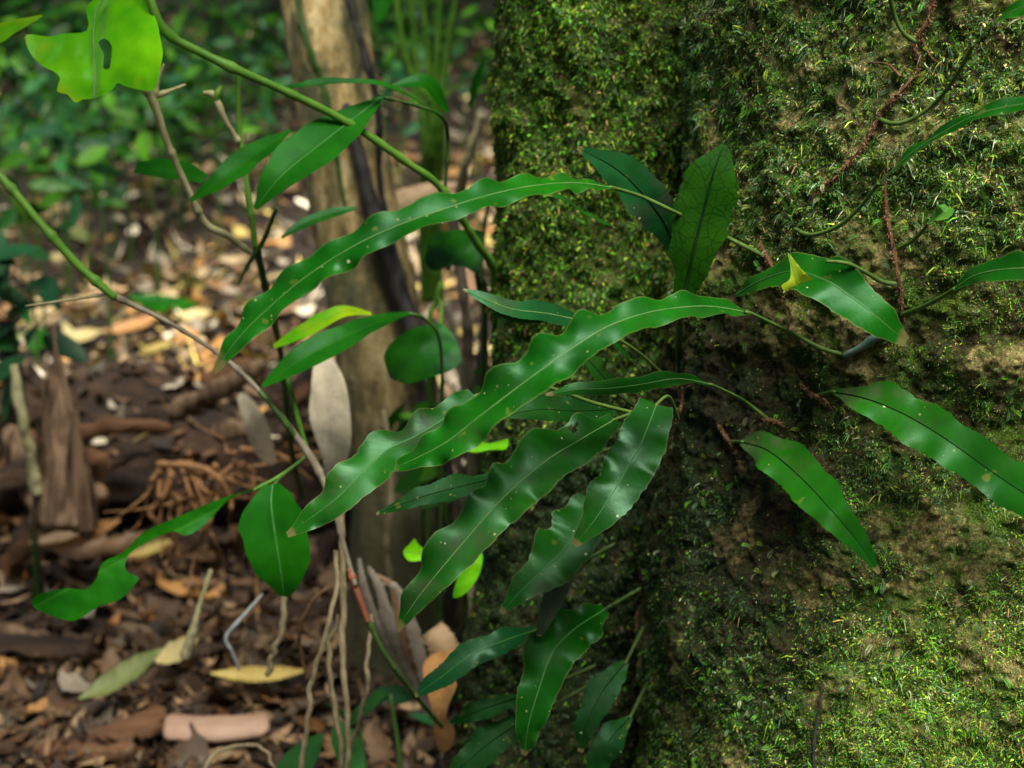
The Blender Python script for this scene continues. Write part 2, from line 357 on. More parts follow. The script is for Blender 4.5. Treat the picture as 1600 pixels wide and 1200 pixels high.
# ------------------------------------------------------------------ ground
def gz(x, y):
    x = np.asarray(x, float); y = np.asarray(y, float)
    z = 0.10 * np.maximum(y - 2.7, 0) + 0.012 * np.maximum(y - 5, 0) ** 2
    p = np.stack([x, y, np.zeros_like(x)], -1)
    z = z + 0.06 * fbm(p * 1.3, 3, 5) + 0.02 * fbm(p * 6, 3, 9)
    z = z - 0.05 * np.exp(-((x + 0.1) ** 2 + (y - 1.8) ** 2) / 0.5)
    return z
xs = np.concatenate([np.linspace(-14, -2.2, 40), np.linspace(-2.15, 1.6, 260), np.linspace(1.7, 14, 40)])
ys = np.concatenate([np.linspace(-6, 1.1, 25), np.linspace(1.13, 4.6, 230), np.linspace(4.7, 24, 90)])
X, Y = np.meshgrid(xs, ys, indexing='xy')
gv = np.stack([X, Y, gz(X, Y)], -1).reshape(-1, 3)
ground = obj("ground", gv, M["soil"], quads=grid_quads(len(ys), len(xs)), loc=(0, 0, 0)); tag(ground, "dark brown forest floor of bare soil and mulch", None, None, "structure")
def ghit(px, py, lift=0.0):
    d = ray(px, py); t = np.linspace(0.5, 22, 2600)
    pts = CAM + t[:, None] * d
    h = pts[:, 2] - gz(pts[:, 0], pts[:, 1]) - lift
    k = np.argmax(h < 0)
    if k == 0: k = len(t) - 1
    return pts[k]

# ------------------------------------------------------------------ mossy tree
PALETTE = dict(
    dark=np.array([0.012, 0.030, 0.006]), mid=np.array([0.040, 0.130, 0.006]), yel=np.array([0.20, 0.28, 0.014]),
    lime=np.array([0.085, 0.28, 0.008]), teal=np.array([0.085, 0.18, 0.075]), pale=np.array([0.34, 0.40, 0.20]),
    ochre=np.array([0.36, 0.24, 0.075]), brown=np.array([0.06, 0.034, 0.016]))
def lobe(sil, cy, Rr, nth, nz, seed, flare, bulge=False):
    """trunk surface whose left outline follows the given (py, px) points"""
    zs_s, cx_s = [], []
    for py, px in sil:
        d = ray(px, py); az = math.atan2(d[0], d[1])
        cx_s.append((Rr + cy * math.sin(az)) / math.cos(az)); zs_s.append(CH + d[2] / d[1] * (cy * 0.97))
    o = np.argsort(zs_s); zs_s = np.array(zs_s)[o]; cx_s = np.array(cx_s)[o]
    z = np.concatenate([np.linspace(-0.25, zs_s[0] - 0.05, 24)[:-1], np.linspace(zs_s[0] - 0.05, zs_s[-1] + 0.05, nz), np.linspace(zs_s[-1] + 0.05, zs_s[-1] + 0.35, nz // 4)[1:], np.linspace(zs_s[-1] + 0.35, 3.6, 90)[1:]])
    th = np.concatenate([np.linspace(R(165), R(300), nth), np.linspace(R(300), R(340), nth // 6)[1:], np.linspace(R(340), R(525), 60)[1:-1]])
    cx = np.interp(z, zs_s, cx_s)
    cx = np.where(z < zs_s[0], cx_s[0] + (z - zs_s[0]) * 0.10, cx)
    rad = Rr * (1 + flare * np.exp(-(z + 0.1) / 0.12))
    T, Z = np.meshgrid(th, z)
    u = np.stack([np.cos(T), np.sin(T), Z / Rr], -1)
    r = rad[:, None] * (1 + 0.045 * fbm(u * np.array([1.6, 1.6, 0.7]), 3, seed))
    if not bulge:   # deep fold on the side that meets the main stem
        r = r * (1 - 0.28 * np.clip(np.cos(T - R(325)), 0, 1) ** 2 * sstep(0.95, 0.5, Z))
    if bulge:   # hollow at mid height and a root swelling low on the side facing the clearing
        wv = np.clip(np.cos(T - R(268)), 0, 1) ** 2
        r = r * (1 + wv * (0.26 * sstep(0.64, 0.22, Z) - 0.014 * np.exp(-((Z - 0.67) / 0.075) ** 2)))
    base = np.stack([cx[:, None] + r * np.cos(T), cy + r * np.sin(T), Z], -1)
    # vertical fissures and knobbly bark
    fis = fbm(base * np.array([26, 26, 7.0]), 4, seed + 3)
    d = 0.012 * fbm(base * 13, 3, seed + 1) + 0.008 * fis + 0.0075 * fbm(base * 60, 3, seed + 2) + 0.0035 * fbm(base * 170, 2, seed + 4)
    d = d - 0.012 * sstep(0.28, 0.62, fbm(base * np.array([17, 17, 4.0]), 3, seed + 7))
    n = np.stack([np.cos(T), np.sin(T), 0 * T], -1)
    P = base + d[..., None] * n
    return P, d
def grid_normals(P):
    a = np.gradient(P, axis=1); b = np.gradient(P, axis=0)
    return nrm(np.cross(a, b))
tree = thing("mossy_tree", (0.45, 1.32, 0.0), "large fluted tree trunk thickly covered in green moss, filling the right half", "tree")
PM, dM = lobe([(0, 1078), (300, 1066), (600, 1046), (900, 1006), (1200, 1000)], 1.32, 0.28, 470, 700, 21, 0.12, True)
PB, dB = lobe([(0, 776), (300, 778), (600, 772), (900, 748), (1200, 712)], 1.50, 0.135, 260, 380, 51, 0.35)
def bark_col(P, d, left):
    px, py, _ = project(P.reshape(-1, 3)); p = P.reshape(-1, 3)
    a = fbm(p * 22, 4, 71); b = fbm(p * 9, 3, 72)
    c = np.where((a > 0.10)[:, None], np.array([0.32, 0.255, 0.095]), np.array([0.075, 0.058, 0.020]))
    c = c * (0.75 + 0.9 * np.clip(fbm(p * 60, 3, 73)[:, None] + 0.3, 0, 1))
    g = sstep(-0.1, 0.4, b)[:, None]
    c = c * (1 - 0.6 * g) + np.array([0.060, 0.090, 0.010]) * 0.6 * g
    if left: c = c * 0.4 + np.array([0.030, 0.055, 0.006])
    wet_shade = (sstep(430, 580, py) * (1 - 0.45 * sstep(900, 1150, py)) * (1 - sstep(1130, 1430, px)))[:, None]   # moist bark plus crevice and frond shade painted into the colour
    if left: wet_shade = (0.97 * sstep(520, 800, py))[:, None]  # painted shade over the lower left lobe
    return np.hstack([c * (1 - 0.62 * wet_shade), 1 - 0.84 * wet_shade])
BV = []
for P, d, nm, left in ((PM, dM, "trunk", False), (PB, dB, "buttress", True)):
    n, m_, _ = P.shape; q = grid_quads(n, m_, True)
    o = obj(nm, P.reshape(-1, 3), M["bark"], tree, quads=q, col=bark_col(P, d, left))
    st = 2
    Ps = P[::st, ::st]; qs = grid_quads(Ps.shape[0], Ps.shape[1], True)
    BV.append((Ps.reshape(-1, 3), qs))
allv = np.vstack([BV[0][0], BV[1][0]]); allq = np.vstack([BV[0][1], BV[1][1] + len(BV[0][0])])
bvh = BVHTree.FromPolygons([tuple(v) for v in allv], [tuple(int(i) for i in f) for f in allq])
def sdepth(px, py):
    d = ray(px, py); L = np.linalg.norm(d)
    h = bvh.ray_cast(Vector(CAM), Vector(d / L), 5)
    if h[0] is None: return 1.3
    return float((np.array(h[0]) - CAM) @ FW)
def P3(p):
    """(px, py, depth); a depth under 0.2 is an offset from the trunk surface (minus = in front)"""
    px, py, d = p
    if d < 0.2: d = sdepth(px, py) + d
    return CAM + d * ray(px, py)

def moss_blades(P, N, cnt, seed, lo, hi, wid, left):
    g = np.random.default_rng(seed)
    px, py, _ = project(P.reshape(-1, 3)); tocam = nrm(CAM - P.reshape(-1, 3)); nf = N.reshape(-1, 3)
    vis = np.where((px > 600) & (px < 2300) & (py > -700) & (py < 1400) & (P.reshape(-1, 3)[:, 2] < 1.6) & ((nf * tocam).sum(1) > -0.5))[0]
    pv = P.reshape(-1, 3)[vis]
    A = fbm(pv * 15, 3, 81); B = fbm(pv * 48, 3, 82); Cc = fbm(pv * 7, 2, 83)
    ppy = py[vis]; ppx = px[vis]
    bare = 0.42 * np.exp(-((ppy - 620) / 230) ** 2) * sstep(960, 1120, ppx) * (1 - sstep(1450, 1600, ppx) * 0.5)
    tan = sstep(0.06, 0.22, fbm(pv * 22, 4, 71)) * (0.22 + 0.33 * sstep(330, 480, ppy)) - 0.25 * (1 - sstep(300, 480, ppy))
    dens = np.clip(0.68 - tan + 0.75 * A + 0.95 * B - bare + 0.35 * sstep(850, 1050, ppy) * sstep(1050, 1250, ppx), 0.14, 1.2)
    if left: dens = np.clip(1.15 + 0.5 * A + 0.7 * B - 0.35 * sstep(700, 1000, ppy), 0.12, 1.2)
    area = (np.linalg.norm(np.gradient(P, axis=0), axis=-1) * np.linalg.norm(np.gradient(P, axis=1), axis=-1)).reshape(-1)[vis]
    off = (ppx > 1690) | (ppy < -60) | (ppy > 1270) | ((nf * tocam).sum(1)[vis] < -0.2)
    pr = dens * area * np.where(off, 0.22, 1.0); pr = pr / pr.sum()
    lo = np.where(off, 1.5, 1.0)[:, None] * lo; hi = np.where(off, 1.5, 1.0)[:, None] * hi
    k = g.choice(len(vis), cnt, p=pr)
    c0 = pv[k] + g.normal(0, 0.0009, (cnt, 3)); n = nf[vis[k]]
    # tufts lean together: direction from a smooth field plus jitter
    fld = np.stack([fbm(pv[k] * 40, 2, 91), fbm(pv[k] * 40, 2, 92), fbm(pv[k] * 40, 2, 93) - 0.1], -1) * 0.7
    d = fld + g.normal(0, 0.8, (cnt, 3)); d = d - (d * n).sum(1, keepdims=True) * n
    d = nrm(nrm(d) + n * g.uniform(0.0, 0.7, (cnt, 1)))
    s = nrm(np.cross(d, n) + g.normal(0, 0.35, (cnt, 3)))
    ln = (lo[k] + (hi[k] - lo[k]) * g.random((cnt, 1))) * (0.7 + 0.6 * np.clip(dens[k], 0, 1))[:, None]; w = ln * g.uniform(wid * 0.7, wid * 1.3, (cnt, 1))
    droop = np.array([0, 0, -1.0]) * ln * g.uniform(0.05, 0.45, (cnt, 1))
    base = c0 - n * 0.0005
    v = np.stack([base - s * w * .4, base + s * w * .4, base + d * ln * .5 - s * w * .5, base + d * ln * .5 + s * w * .5, base + d * ln + droop], 1)
    # colour of each blade
    a = A[k]; b = B[k]; cc = Cc[k]; yy = ppy[k]; xx = ppx[k]
    wts = {
        'dark': 0.55 + 1.2 * np.clip(-a, 0, 1) + 3.0 * sstep(430, 580, yy) * (1 - 0.4 * sstep(900, 1150, yy)) * (1 - sstep(1130, 1430, xx)),  # extra dark blades paint in the mid-trunk shade
        'mid': 0.9 + 0 * a, 'yel': 0.30 + 0.8 * sstep(820, 1100, yy) * sstep(1150, 1350, xx) + 0.5 * sstep(1350, 1600, xx) + np.clip(b, 0, 1),
        'lime': 0.35 + 0.8 * np.clip(a, 0, 1) + 0.5 * sstep(850, 1100, yy), 'teal': 0.30 + 0.75 * np.clip(-cc * 2, 0, 1) + 0.35 * (yy < 400),
        'pale': 0.16 + 0.16 * (yy < 400) + 0 * a, 'ochre': 0.22 + 0.5 * np.clip(cc, 0, 1), 'brown': 0.30 + 0 * a}
    if left:
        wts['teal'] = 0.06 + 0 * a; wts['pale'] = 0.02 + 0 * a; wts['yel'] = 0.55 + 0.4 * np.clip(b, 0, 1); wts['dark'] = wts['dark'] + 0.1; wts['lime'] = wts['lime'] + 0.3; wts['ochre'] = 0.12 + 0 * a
    damp_shade = sstep(430, 580, yy) * (1 - 0.45 * sstep(900, 1150, yy)) * (1 - sstep(1130, 1430, xx))  # painted shade mask for the blades, as on the bark
    if left: damp_shade = 1.1 * sstep(520, 800, yy)
    for q_ in wts:      # moist and painted-shade areas keep mostly the dark blades
        if q_ not in ('dark', 'brown'): wts[q_] = wts[q_] * (1 - 0.78 * damp_shade)
    names = list(wts); W = np.stack([wts[q] for q in names], 1)
    # neighbours share a hue: quantise the choice by a patch noise
    patch = (fbm(pv[k] * 85, 2, 95) * 0.5 + 0.5) * 0.5 + g.random(cnt) * 0.5
    cs = np.cumsum(W, 1) / W.sum(1, keepdims=True)
    rank = np.clip((patch - 0.22) / 0.56, 0, 0.999)
    ch = (rank[:, None] > cs).sum(1)
    pal = np.stack([PALETTE[q] for q in names])
    col = pal[np.clip(ch, 0, len(names) - 1)] * np.exp(g.normal(0.0, 0.45, (cnt, 1)))
    colv = np.repeat(col[:, None], 5, 1); colv[:, 4] *= 1.25
    i = np.arange(cnt)[:, None] * 5
    q = np.hstack([i, i + 1, i + 3, i + 2]); t = np.hstack([i + 2, i + 3, i + 4])
    return v.reshape(-1, 3), q, t, colv.reshape(-1, 3)
def moss_feathers(P, N, cnt, seed, left):
    """little pinnate sprigs, each a stem with leaflets down both sides"""
    g = np.random.default_rng(seed)
    px, py, _ = project(P.reshape(-1, 3)); tocam = nrm(CAM - P.reshape(-1, 3)); nf = N.reshape(-1, 3)
    vis = np.where((px > 700) & (px < 1680) & (py > -40) & (py < 1240) & ((nf * tocam).sum(1) > 0))[0]
    pv = P.reshape(-1, 3)[vis]; A = fbm(pv * 20, 3, 181)
    dens = np.clip(0.15 + 1.6 * A + 0.25 * (py[vis] < 420), 0.01, 1); k = g.choice(len(vis), cnt, p=dens / dens.sum())
    c0 = pv[k]; n = nf[vis[k]]
    d = g.normal(0, 1, (cnt, 3)) + np.array([0, 0, -0.5]); d = nrm(nrm(d - (d * n).sum(1, keepdims=True) * n) + 0.35 * n)
    s = nrm(np.cross(d, n)); ln = g.uniform(0.004, 0.009, (cnt, 1))
    pal = np.stack([PALETTE['lime'], PALETTE['yel'], PALETTE['mid'], PALETTE['teal'], PALETTE['pale']])
    col = pal[g.choice(5, cnt, p=[.3, .2, .25, .17, .08])] * g.uniform(0.7, 1.3, (cnt, 1))
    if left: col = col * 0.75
    V, C_ = [], []
    for j in range(9):
        t = (j + 0.5) / 9; c = c0 + d * ln * t + n * (0.003 * math.sin(t * 2.6)) + np.array([0, 0, -1.0]) * ln * 0.25 * t * t
        lw = ln * 0.24 * math.sin(math.pi * (0.15 + 0.8 * t)) + 0.0004
        for sg in (-1, 1):
            e = nrm(sg * s + 0.55 * d)
            V.append(np.stack([c, c + e * lw * .55 - d * lw * .22, c + e * lw, c + e * lw * .5 + d * lw * .22], 1)); C_.append(np.repeat(col[:, None], 4, 1))
    V = np.concatenate(V).reshape(-1, 3); C_ = np.concatenate(C_).reshape(-1, 3)
    q = (np.arange(len(V) // 4)[:, None] * 4 + np.arange(4)[None])
    return V, q, C_
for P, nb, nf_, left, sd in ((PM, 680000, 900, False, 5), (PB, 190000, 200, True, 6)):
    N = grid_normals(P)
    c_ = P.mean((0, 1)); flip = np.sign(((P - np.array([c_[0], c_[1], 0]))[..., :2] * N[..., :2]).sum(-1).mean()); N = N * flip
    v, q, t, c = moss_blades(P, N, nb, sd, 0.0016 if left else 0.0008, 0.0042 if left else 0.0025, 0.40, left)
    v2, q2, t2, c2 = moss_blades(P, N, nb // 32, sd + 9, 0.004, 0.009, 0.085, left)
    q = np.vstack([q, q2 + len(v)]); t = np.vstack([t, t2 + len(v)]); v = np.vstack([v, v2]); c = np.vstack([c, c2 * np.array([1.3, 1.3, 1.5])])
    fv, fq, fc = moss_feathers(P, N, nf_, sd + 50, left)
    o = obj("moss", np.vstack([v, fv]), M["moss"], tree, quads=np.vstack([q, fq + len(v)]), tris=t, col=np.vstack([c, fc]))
    o["kind"] = "stuff"

# ------------------------------------------------------------------ fern fronds
GUIDE = nrm(-FW * 0.80 + np.array([0, 0, 0.62]))
def blade_geo(pts, hw, guide=None, waves=0, amp=0.0, fold=0.0, n=110, m=15, jag=0.0, seed=0, hole=None, phase=0.0, curl=0.0, px_width=True, asym=0.0, lumps=0.10):
    g = GUIDE if guide is None else nrm(np.asarray(guide, float))
    C = crom(pts, n); u = np.linspace(0, 1, n)
    T = nrm(np.gradient(C, axis=0)); Nn = nrm(g - (T @ g)[:, None] * T); Sd = np.cross(T, Nn)
    dep = (C - CAM) @ FW
    hwi = crom(np.stack([np.linspace(0, 1, len(hw)), np.array(hw, float), np.zeros(len(hw))], -1), 300)
    h = np.clip(np.interp(u, hwi[:, 0], hwi[:, 1]), 0.15, None)
    if px_width: h = h * dep / F
    v = np.linspace(-1, 1, m)
    rs = np.random.default_rng(seed + 1)
    nzL = vnoise(np.stack([u * 9, u * 0, u * 0 + seed], -1), 3); nzR = vnoise(np.stack([u * 9, u * 0 + 5, u * 0 + seed], -1), 4)
    jl = jag * vnoise(np.stack([u * 60, u * 0, u * 0 + seed], -1), 5)
    ph0 = rs.uniform(0, 6.28) + phase; wv = waves * (1 + 0.06 * math.sin(seed))
    uw = u + 0.032 * vnoise(np.stack([u * 5, u * 0 + 2, u * 0 + seed], -1), 6)
    out = np.zeros((n, m, 3))
    env = np.clip(np.minimum(u / 0.08, (1 - u) / 0.10), 0, 1)
    for j, vv in enumerate(v):
        side = 1 if vv > 0 else -1
        ph = ph0 + (2.2 if side > 0 else 0)
        wv_s = 0.75 * np.sin(2 * math.pi * wv * uw + ph) + 0.55 * vnoise(np.stack([u * wv * 1.7, u * 0 + side * 3, u * 0 + seed], -1), 8)
        nz = nzL if side < 0 else nzR
        hh = h * (1 + lumps * nz + (0.09 * wv_s * (1 + 0.8 * nz) * (amp > 0)) + jl) * (1 + side * asym)
        lift = (abs(vv) ** 1.6) * amp * h * wv_s * env * (1 + 0.75 * nz) * 0.85 + fold * abs(vv) * h - curl * h * vv * vv
        out[:, j] = C + Sd * (vv * hh)[:, None] + Nn * lift[:, None]
    uv = np.stack(np.broadcast_arrays(u[:, None], (v[None] + 1) / 2), -1).reshape(-1, 2)
    q = grid_quads(n, m)
    if hole:
        hu, hv, ru, rv = hole
        quv = uv[q].mean(1); keep = ((quv[:, 0] - hu) / ru) ** 2 + ((quv[:, 1] - hv) / rv) ** 2 > 1 + 0.5 * np.sin(quv[:, 0] * 300)
        q = q[keep]
    return out.reshape(-1, 3), q, uv, C, Nn, h
SEED = [0]
def frond(parent, pts, hw, mat="frond", stalk=None, rib="rib_pale", label=None, waves=0, amp=0.32, fold=0.12, stalk_r=2.7, stalk_mat="stalk", rib_r=1.2, name="frond", **k):
    SEED[0] += 1; k.setdefault('jag', 0.045)
    p3 = [P3(p) for p in pts]
    v, q, uv, C, Nn, h = blade_geo(p3, hw, waves=waves, amp=amp, fold=fold, seed=SEED[0], **k)
    o = obj(name, v, M[mat], parent, quads=q, uv=uv)
    if label: o["label"] = label
    if rib:
        dep = ((C - CAM) @ FW).mean(); r = rib_r * dep / F
        n = len(C); rr = r * np.interp(np.linspace(0, 1, n), [0, 0.1, 0.8, 1], [1.2, 1, 0.55, 0.1])
        tv, tq, tt = tube_geo(C[:-2] + Nn[:-2] * r * 0.15, rr[:-2], 6)
        obj("midrib", tv, M[rib], o, quads=tq, tris=tt)
    if stalk:
        s3 = [P3(p) for p in stalk]; dep = ((np.array(s3) - CAM) @ FW).mean(); r = stalk_r * dep / F
        s3.append(C[0]) ; s3.append(C[2])
        c = crom(s3, 8 * len(s3)); tv, tq, tt = tube_geo(c, np.linspace(r * 1.15, r * 0.85, len(c)), 8)
        obj("stalk", tv, M[stalk_mat], o, quads=tq, tris=tt)
    return o
def fern(px, py, label):
    return thing("climbing_fern", P3((px, py, 0.0)), label, "fern", "ferns climbing on the mossy trunk")

# top arching frond
f = fern(1196, 400, "fern with the topmost long arching frond reaching left past the slender trunk")
frond(f, [(960, 294, 1.06), (900, 286, 1.02), (830, 291, 0.985), (760, 306, 0.96), (690, 328, 0.945), (620, 353, 0.94), (550, 386, 0.94), (480, 431, 0.945), (420, 481, 0.95), (370, 531, 0.955), (335, 582, 0.965)],
      [4, 13, 20, 24, 26, 27, 28, 29, 28, 22, 4], "frond_bright", stalk=[(1197, 401, 0.004), (1130, 368, -0.03), (1060, 334, 1.10), (1005, 308, 1.085)], waves=9.5, amp=0.42, stalk_r=3.2)
# second long frond
f = fern(1322, 554, "fern with the broad glossy wavy frond sweeping down left across the centre")
frond(f, [(1172, 489, 1.06), (1110, 479, 1.035), (1050, 482, 1.01), (1000, 492, 0.995), (950, 510, 0.985), (900, 540, 0.975), (850, 575, 0.97), (800, 612, 0.97), (750, 650, 0.975), (700, 689, 0.985), (650, 716, 0.995), (598, 738, 1.005)],
      [3, 18, 24, 27, 30, 33, 35, 36, 36, 34, 20, 2], "frond_bright", stalk=[(1323, 555, 0.003), (1285, 545, -0.012), (1240, 522, -0.03)], waves=8.5, amp=0.42, stalk_r=3.2, label="broad glossy wavy frond")
tube("rhizome", [P3(p) for p in [(1318, 556, -.002), (1350, 540, -.005), (1375, 522, -.004), (1402, 505, 0.003)]], [0.002, 0.0035, 0.004, 0.003], M["rhizome_blue"], f, rough=0.3)

# upright pair at the corner of the trunk
f = fern(1062, 600, "fern with an upright dark net-veined frond standing at the trunk corner")
frond(f, [(1066, 480, 1.12), (1072, 450, 1.115), (1083, 395, 1.105), (1098, 335, 1.10), (1115, 270, 1.095), (1131, 226, 1.10)], [10, 24, 40, 45, 38, 4], "frond_net",
      stalk=[(1060, 600, 0.0), (1060, 550, -0.02), (1062, 510, 1.13)], rib="rib_dark", waves=4, amp=0.05, lumps=0.04, rib_r=3.2, stalk_r=5, stalk_mat="stalk_dark", label="upright dark frond with a net of black veins", guide=(-0.25, -1, 0.15))
frond(f, [(1062, 408, 1.16), (1040, 352, 1.14), (1002, 300, 1.12), (960, 262, 1.11), (902, 231, 1.10)], [3, 24, 34, 26, 3], "frond_blue", rib="rib_dark", waves=3, amp=0.12, rib_r=1.5, label="bluish frond with a grey patch", guide=(-0.3, -1, 0.5),
      stalk=[(1066, 520, 1.20), (1066, 470, 1.18)], stalk_mat="stalk_dark")
frond(f, [(840, 302, 1.03), (880, 310, 1.04), (905, 328, 1.06), (930, 341, 1.08), (962, 356, 1.10)], [1, 6, 7, 6, 1], "frond", rib=None, waves=4, amp=0.2, label="thin curled frond seen edge on", stalk=[(1040, 410, 1.16), (1000, 380, 1.13)][:0] or None)

# central tuft
f = fern(1060, 640, "dense central tuft of mottled fern fronds spilling left from the dark crevice")
frond(f, [(742, 618, 1.05), (700, 650, 1.035), (650, 681, 1.02), (605, 703, 1.01), (570, 735, 1.0), (530, 775, 0.995), (490, 806, 0.995), (449, 836, 1.0)], [16, 26, 28, 30, 36, 34, 22, 5], "frond_mottled", waves=5, amp=0.30, rib="rib_green",
      label="frond with a brown nibbled patch near its tip", stalk=[(1010, 650, 1.16), (930, 630, 1.13), (830, 600, 1.08)])
frond(f, [(1112, 601, 1.10), (1060, 592, 1.07), (1000, 601, 1.05), (950, 607, 1.035), (900, 609, 1.03), (853, 617, 1.03)], [3, 13, 19, 19, 16, 3], "frond", waves=4, amp=0.25, stalk=[(1200, 655, 0.002), (1160, 625, -0.03)], guide=(-0.1, -0.55, 0.85))
frond(f, [(962, 655, 1.10), (915, 682, 1.07), (860, 715, 1.045), (810, 755, 1.03), (765, 800, 1.02), (722, 850, 1.015), (680, 900, 1.015), (645, 945, 1.02), (621, 986, 1.03)], [12, 30, 42, 46, 44, 38, 32, 20, 4], "frond_mottled", waves=6.5, amp=0.34,
      stalk=[(1058, 640, 1.2), (1010, 640, 1.15)], hole=(0.17, 0.82, 0.018, 0.10), label="long mottled frond with a small hole")
frond(f, [(1026, 632, 1.13), (1003, 690, 1.10), (985, 722, 1.09), (960, 766, 1.075), (930, 811, 1.07), (897, 852, 1.075)], [28, 40, 42, 37, 27, 5], "frond_mottled", waves=4, amp=0.2, rib="rib_green", stalk=[(1060, 655, 1.2), (1045, 620, 1.16)], guide=(-0.15, -1, 0.35))
frond(f, [(918, 504, 1.17), (860, 491, 1.15), (800, 483, 1.135), (760, 468, 1.13), (724, 452, 1.13)], [8, 19, 18, 14, 2], "frond_blue", waves=2, amp=0.15, stalk=[(1040, 590, 1.25), (990, 545, 1.2)], label="dark bluish frond with a forked tip", rib_r=1.3)
frond(f, [(850, 500, 1.15), (810, 497, 1.14), (768, 490, 1.138)], [6, 9, 1], "frond_blue", rib=None, waves=0, amp=0, name="frond_lobe")
frond(f, [(780, 745, 1.20), (720, 760, 1.18), (660, 776, 1.17), (588, 803, 1.17)], [8, 20, 16, 2], "frond_shaded", waves=3, amp=0.2, rib="rib_dark", stalk=[(960, 700, 1.28), (880, 720, 1.24)], stalk_mat="stalk_dark")
frond(f, [(960, 640, 1.17), (900, 642, 1.15), (840, 640, 1.13), (780, 652, 1.12)], [8, 22, 22, 3], "frond_shaded", waves=3, amp=0.2, rib="rib_dark", stalk=[(1030, 650, 1.25)], stalk_mat="stalk_dark")
frond(f, [(960, 612, 1.2), (935, 580, 1.18), (905, 548, 1.17)], [8, 20, 4], "frond_shaded", waves=2, amp=0.2, rib="rib_dark", stalk=[(1010, 650, 1.25)], stalk_mat="stalk_dark")
frond(f, [(985, 562, 1.2), (970, 545, 1.19), (950, 525, 1.18)], [2, 7, 1], "frond", rib=None, waves=0, amp=0, stalk=[(1008, 590, 1.24)], stalk_r=1.2)

# lower tuft
f = fern(1000, 930, "lower tuft of shaded drooping fern fronds near the bottom of the crevice")
frond(f, [(925, 780, 1.20), (892, 845, 1.17), (852, 888, 1.155), (815, 922, 1.15), (783, 958, 1.15)], [24, 42, 40, 24, 4], "frond_mottled", waves=4, amp=0.22, rib="rib_green", stalk=[(985, 760, 1.3), (955, 745, 1.25)], stalk_mat="stalk_dark", guide=(-0.2, -1, 0.4))
frond(f, [(888, 890, 1.21), (866, 930, 1.19), (852, 968, 1.185), (842, 994, 1.19)], [12, 19, 14, 4], "frond_under", waves=2, amp=0.1, rib=None, guide=(0.1, -1, 0.2), label="grey underside of a narrow frond", stalk=[(960, 850, 1.3)], stalk_mat="stalk_dark")
frond(f, [(945, 952, 1.25), (895, 985, 1.22), (862, 1022, 1.20), (841, 1080, 1.19), (826, 1132, 1.19), (819, 1180, 1.20)], [8, 34, 40, 34, 24, 4], "frond", waves=5.5, amp=0.26, rib="rib_green", stalk=[(1000, 920, 1.32)], stalk_mat="stalk_dark", guide=(-0.2, -1, 0.4), label="brightest drooping frond of the tuft")
frond(f, [(838, 984, 1.27), (780, 1004, 1.25), (735, 1024, 1.24), (692, 1056, 1.235), (648, 1087, 1.24)], [8, 18, 22, 18, 3], "frond_blue", waves=3, amp=0.22, rib="rib_green", stalk=[(950, 960, 1.35), (890, 965, 1.31)], stalk_mat="stalk_dark")
frond(f, [(820, 1088, 1.28), (760, 1106, 1.27), (700, 1130, 1.27)], [4, 18, 2], "frond_shaded", waves=3, amp=0.2, rib="rib_dark", stalk=[(930, 1040, 1.36)], stalk_mat="stalk_dark")
frond(f, [(845, 1112, 1.29), (780, 1150, 1.27), (730, 1190, 1.26), (695, 1225, 1.26)], [6, 24, 24, 4], "frond_shaded", waves=3, amp=0.2, rib="rib_dark", stalk=[(940, 1060, 1.37)], stalk_mat="stalk_dark")
frond(f, [(978, 1035, 1.29), (942, 1080, 1.27), (917, 1130, 1.26), (907, 1175, 1.265)], [6, 25, 20, 4], "frond_shaded", waves=3, amp=0.2, rib="rib_dark", stalk=[(1005, 980, 1.36)], stalk_mat="stalk_dark", guide=(-0.2, -1, 0.4))
frond(f, [(985, 1120, 1.29), (950, 1160, 1.27), (925, 1215, 1.27)], [5, 24, 12], "frond_shaded", waves=2, amp=0.2, rib="rib_dark", stalk=[(1010, 1070, 1.37)], stalk_mat="stalk_dark")

# creeping ferns on the right
def scales(pts, r, cnt, seed, parent):
    g = np.random.default_rng(seed); C = crom(pts, 200); k = g.integers(0, 199, cnt); T = nrm(np.gradient(C, axis=0))[k]
    d = nrm(g.normal(0, 1, (cnt, 3)) + T * 0.6 + np.array([0, -0.4, -.2])); s = nrm(np.cross(d, g.normal(0, 1, (cnt, 3))))
    ln = g.uniform(0.7, 1.8, (cnt, 1)) * r; c = C[k] + g.normal(0, r * 0.45, (cnt, 3))
    v = np.stack([c - s * ln * .09, c + s * ln * .09, c + d * ln], 1).reshape(-1, 3)
    col = np.repeat((np.array([0.20, 0.11, 0.05]) * g.uniform(0.4, 2.0, (cnt, 1)))[:, None], 3, 1).reshape(-1, 3)
    obj("scales", v, M["scales"], parent, tris=np.arange(cnt * 3).reshape(-1, 3), col=col)
f = fern(1410, 140, "fern creeping up the trunk on a shaggy brown rhizome at the upper right")
pp = [P3(p) for p in [(1462, -20, -.002), (1450, 30, -.005), (1428, 70, -.003), (1437, 100, -.002), (1412, 140, -.003), (1392, 158, -.004), (1375, 182, -.004), (1340, 240, -.002), (1292, 288, -.001), (1262, 322, 0.002)]]
rz = tube("rhizome", pp, [0.0012, 0.0017, 0.0014, 0.0018, 0.0019, 0.0014, 0.0012, 0.001], M["rhizome"], f, rough=0.8, n=110); scales(pp, 0.0024, 2600, 3, rz)
for a in ([(1408, 120, -.004), (1385, 100, -.003), (1350, 98, 0.001)], [(1440, 60, -.004), (1455, 90, -.003), (1480, 105, 0.001)], [(1400, 150, -.004), (1430, 120, -.002), (1450, 118, 0.001)]):
    tube("rootlet", [P3(p) for p in a], [0.0014, 0.0005], M["rhizome"], f)
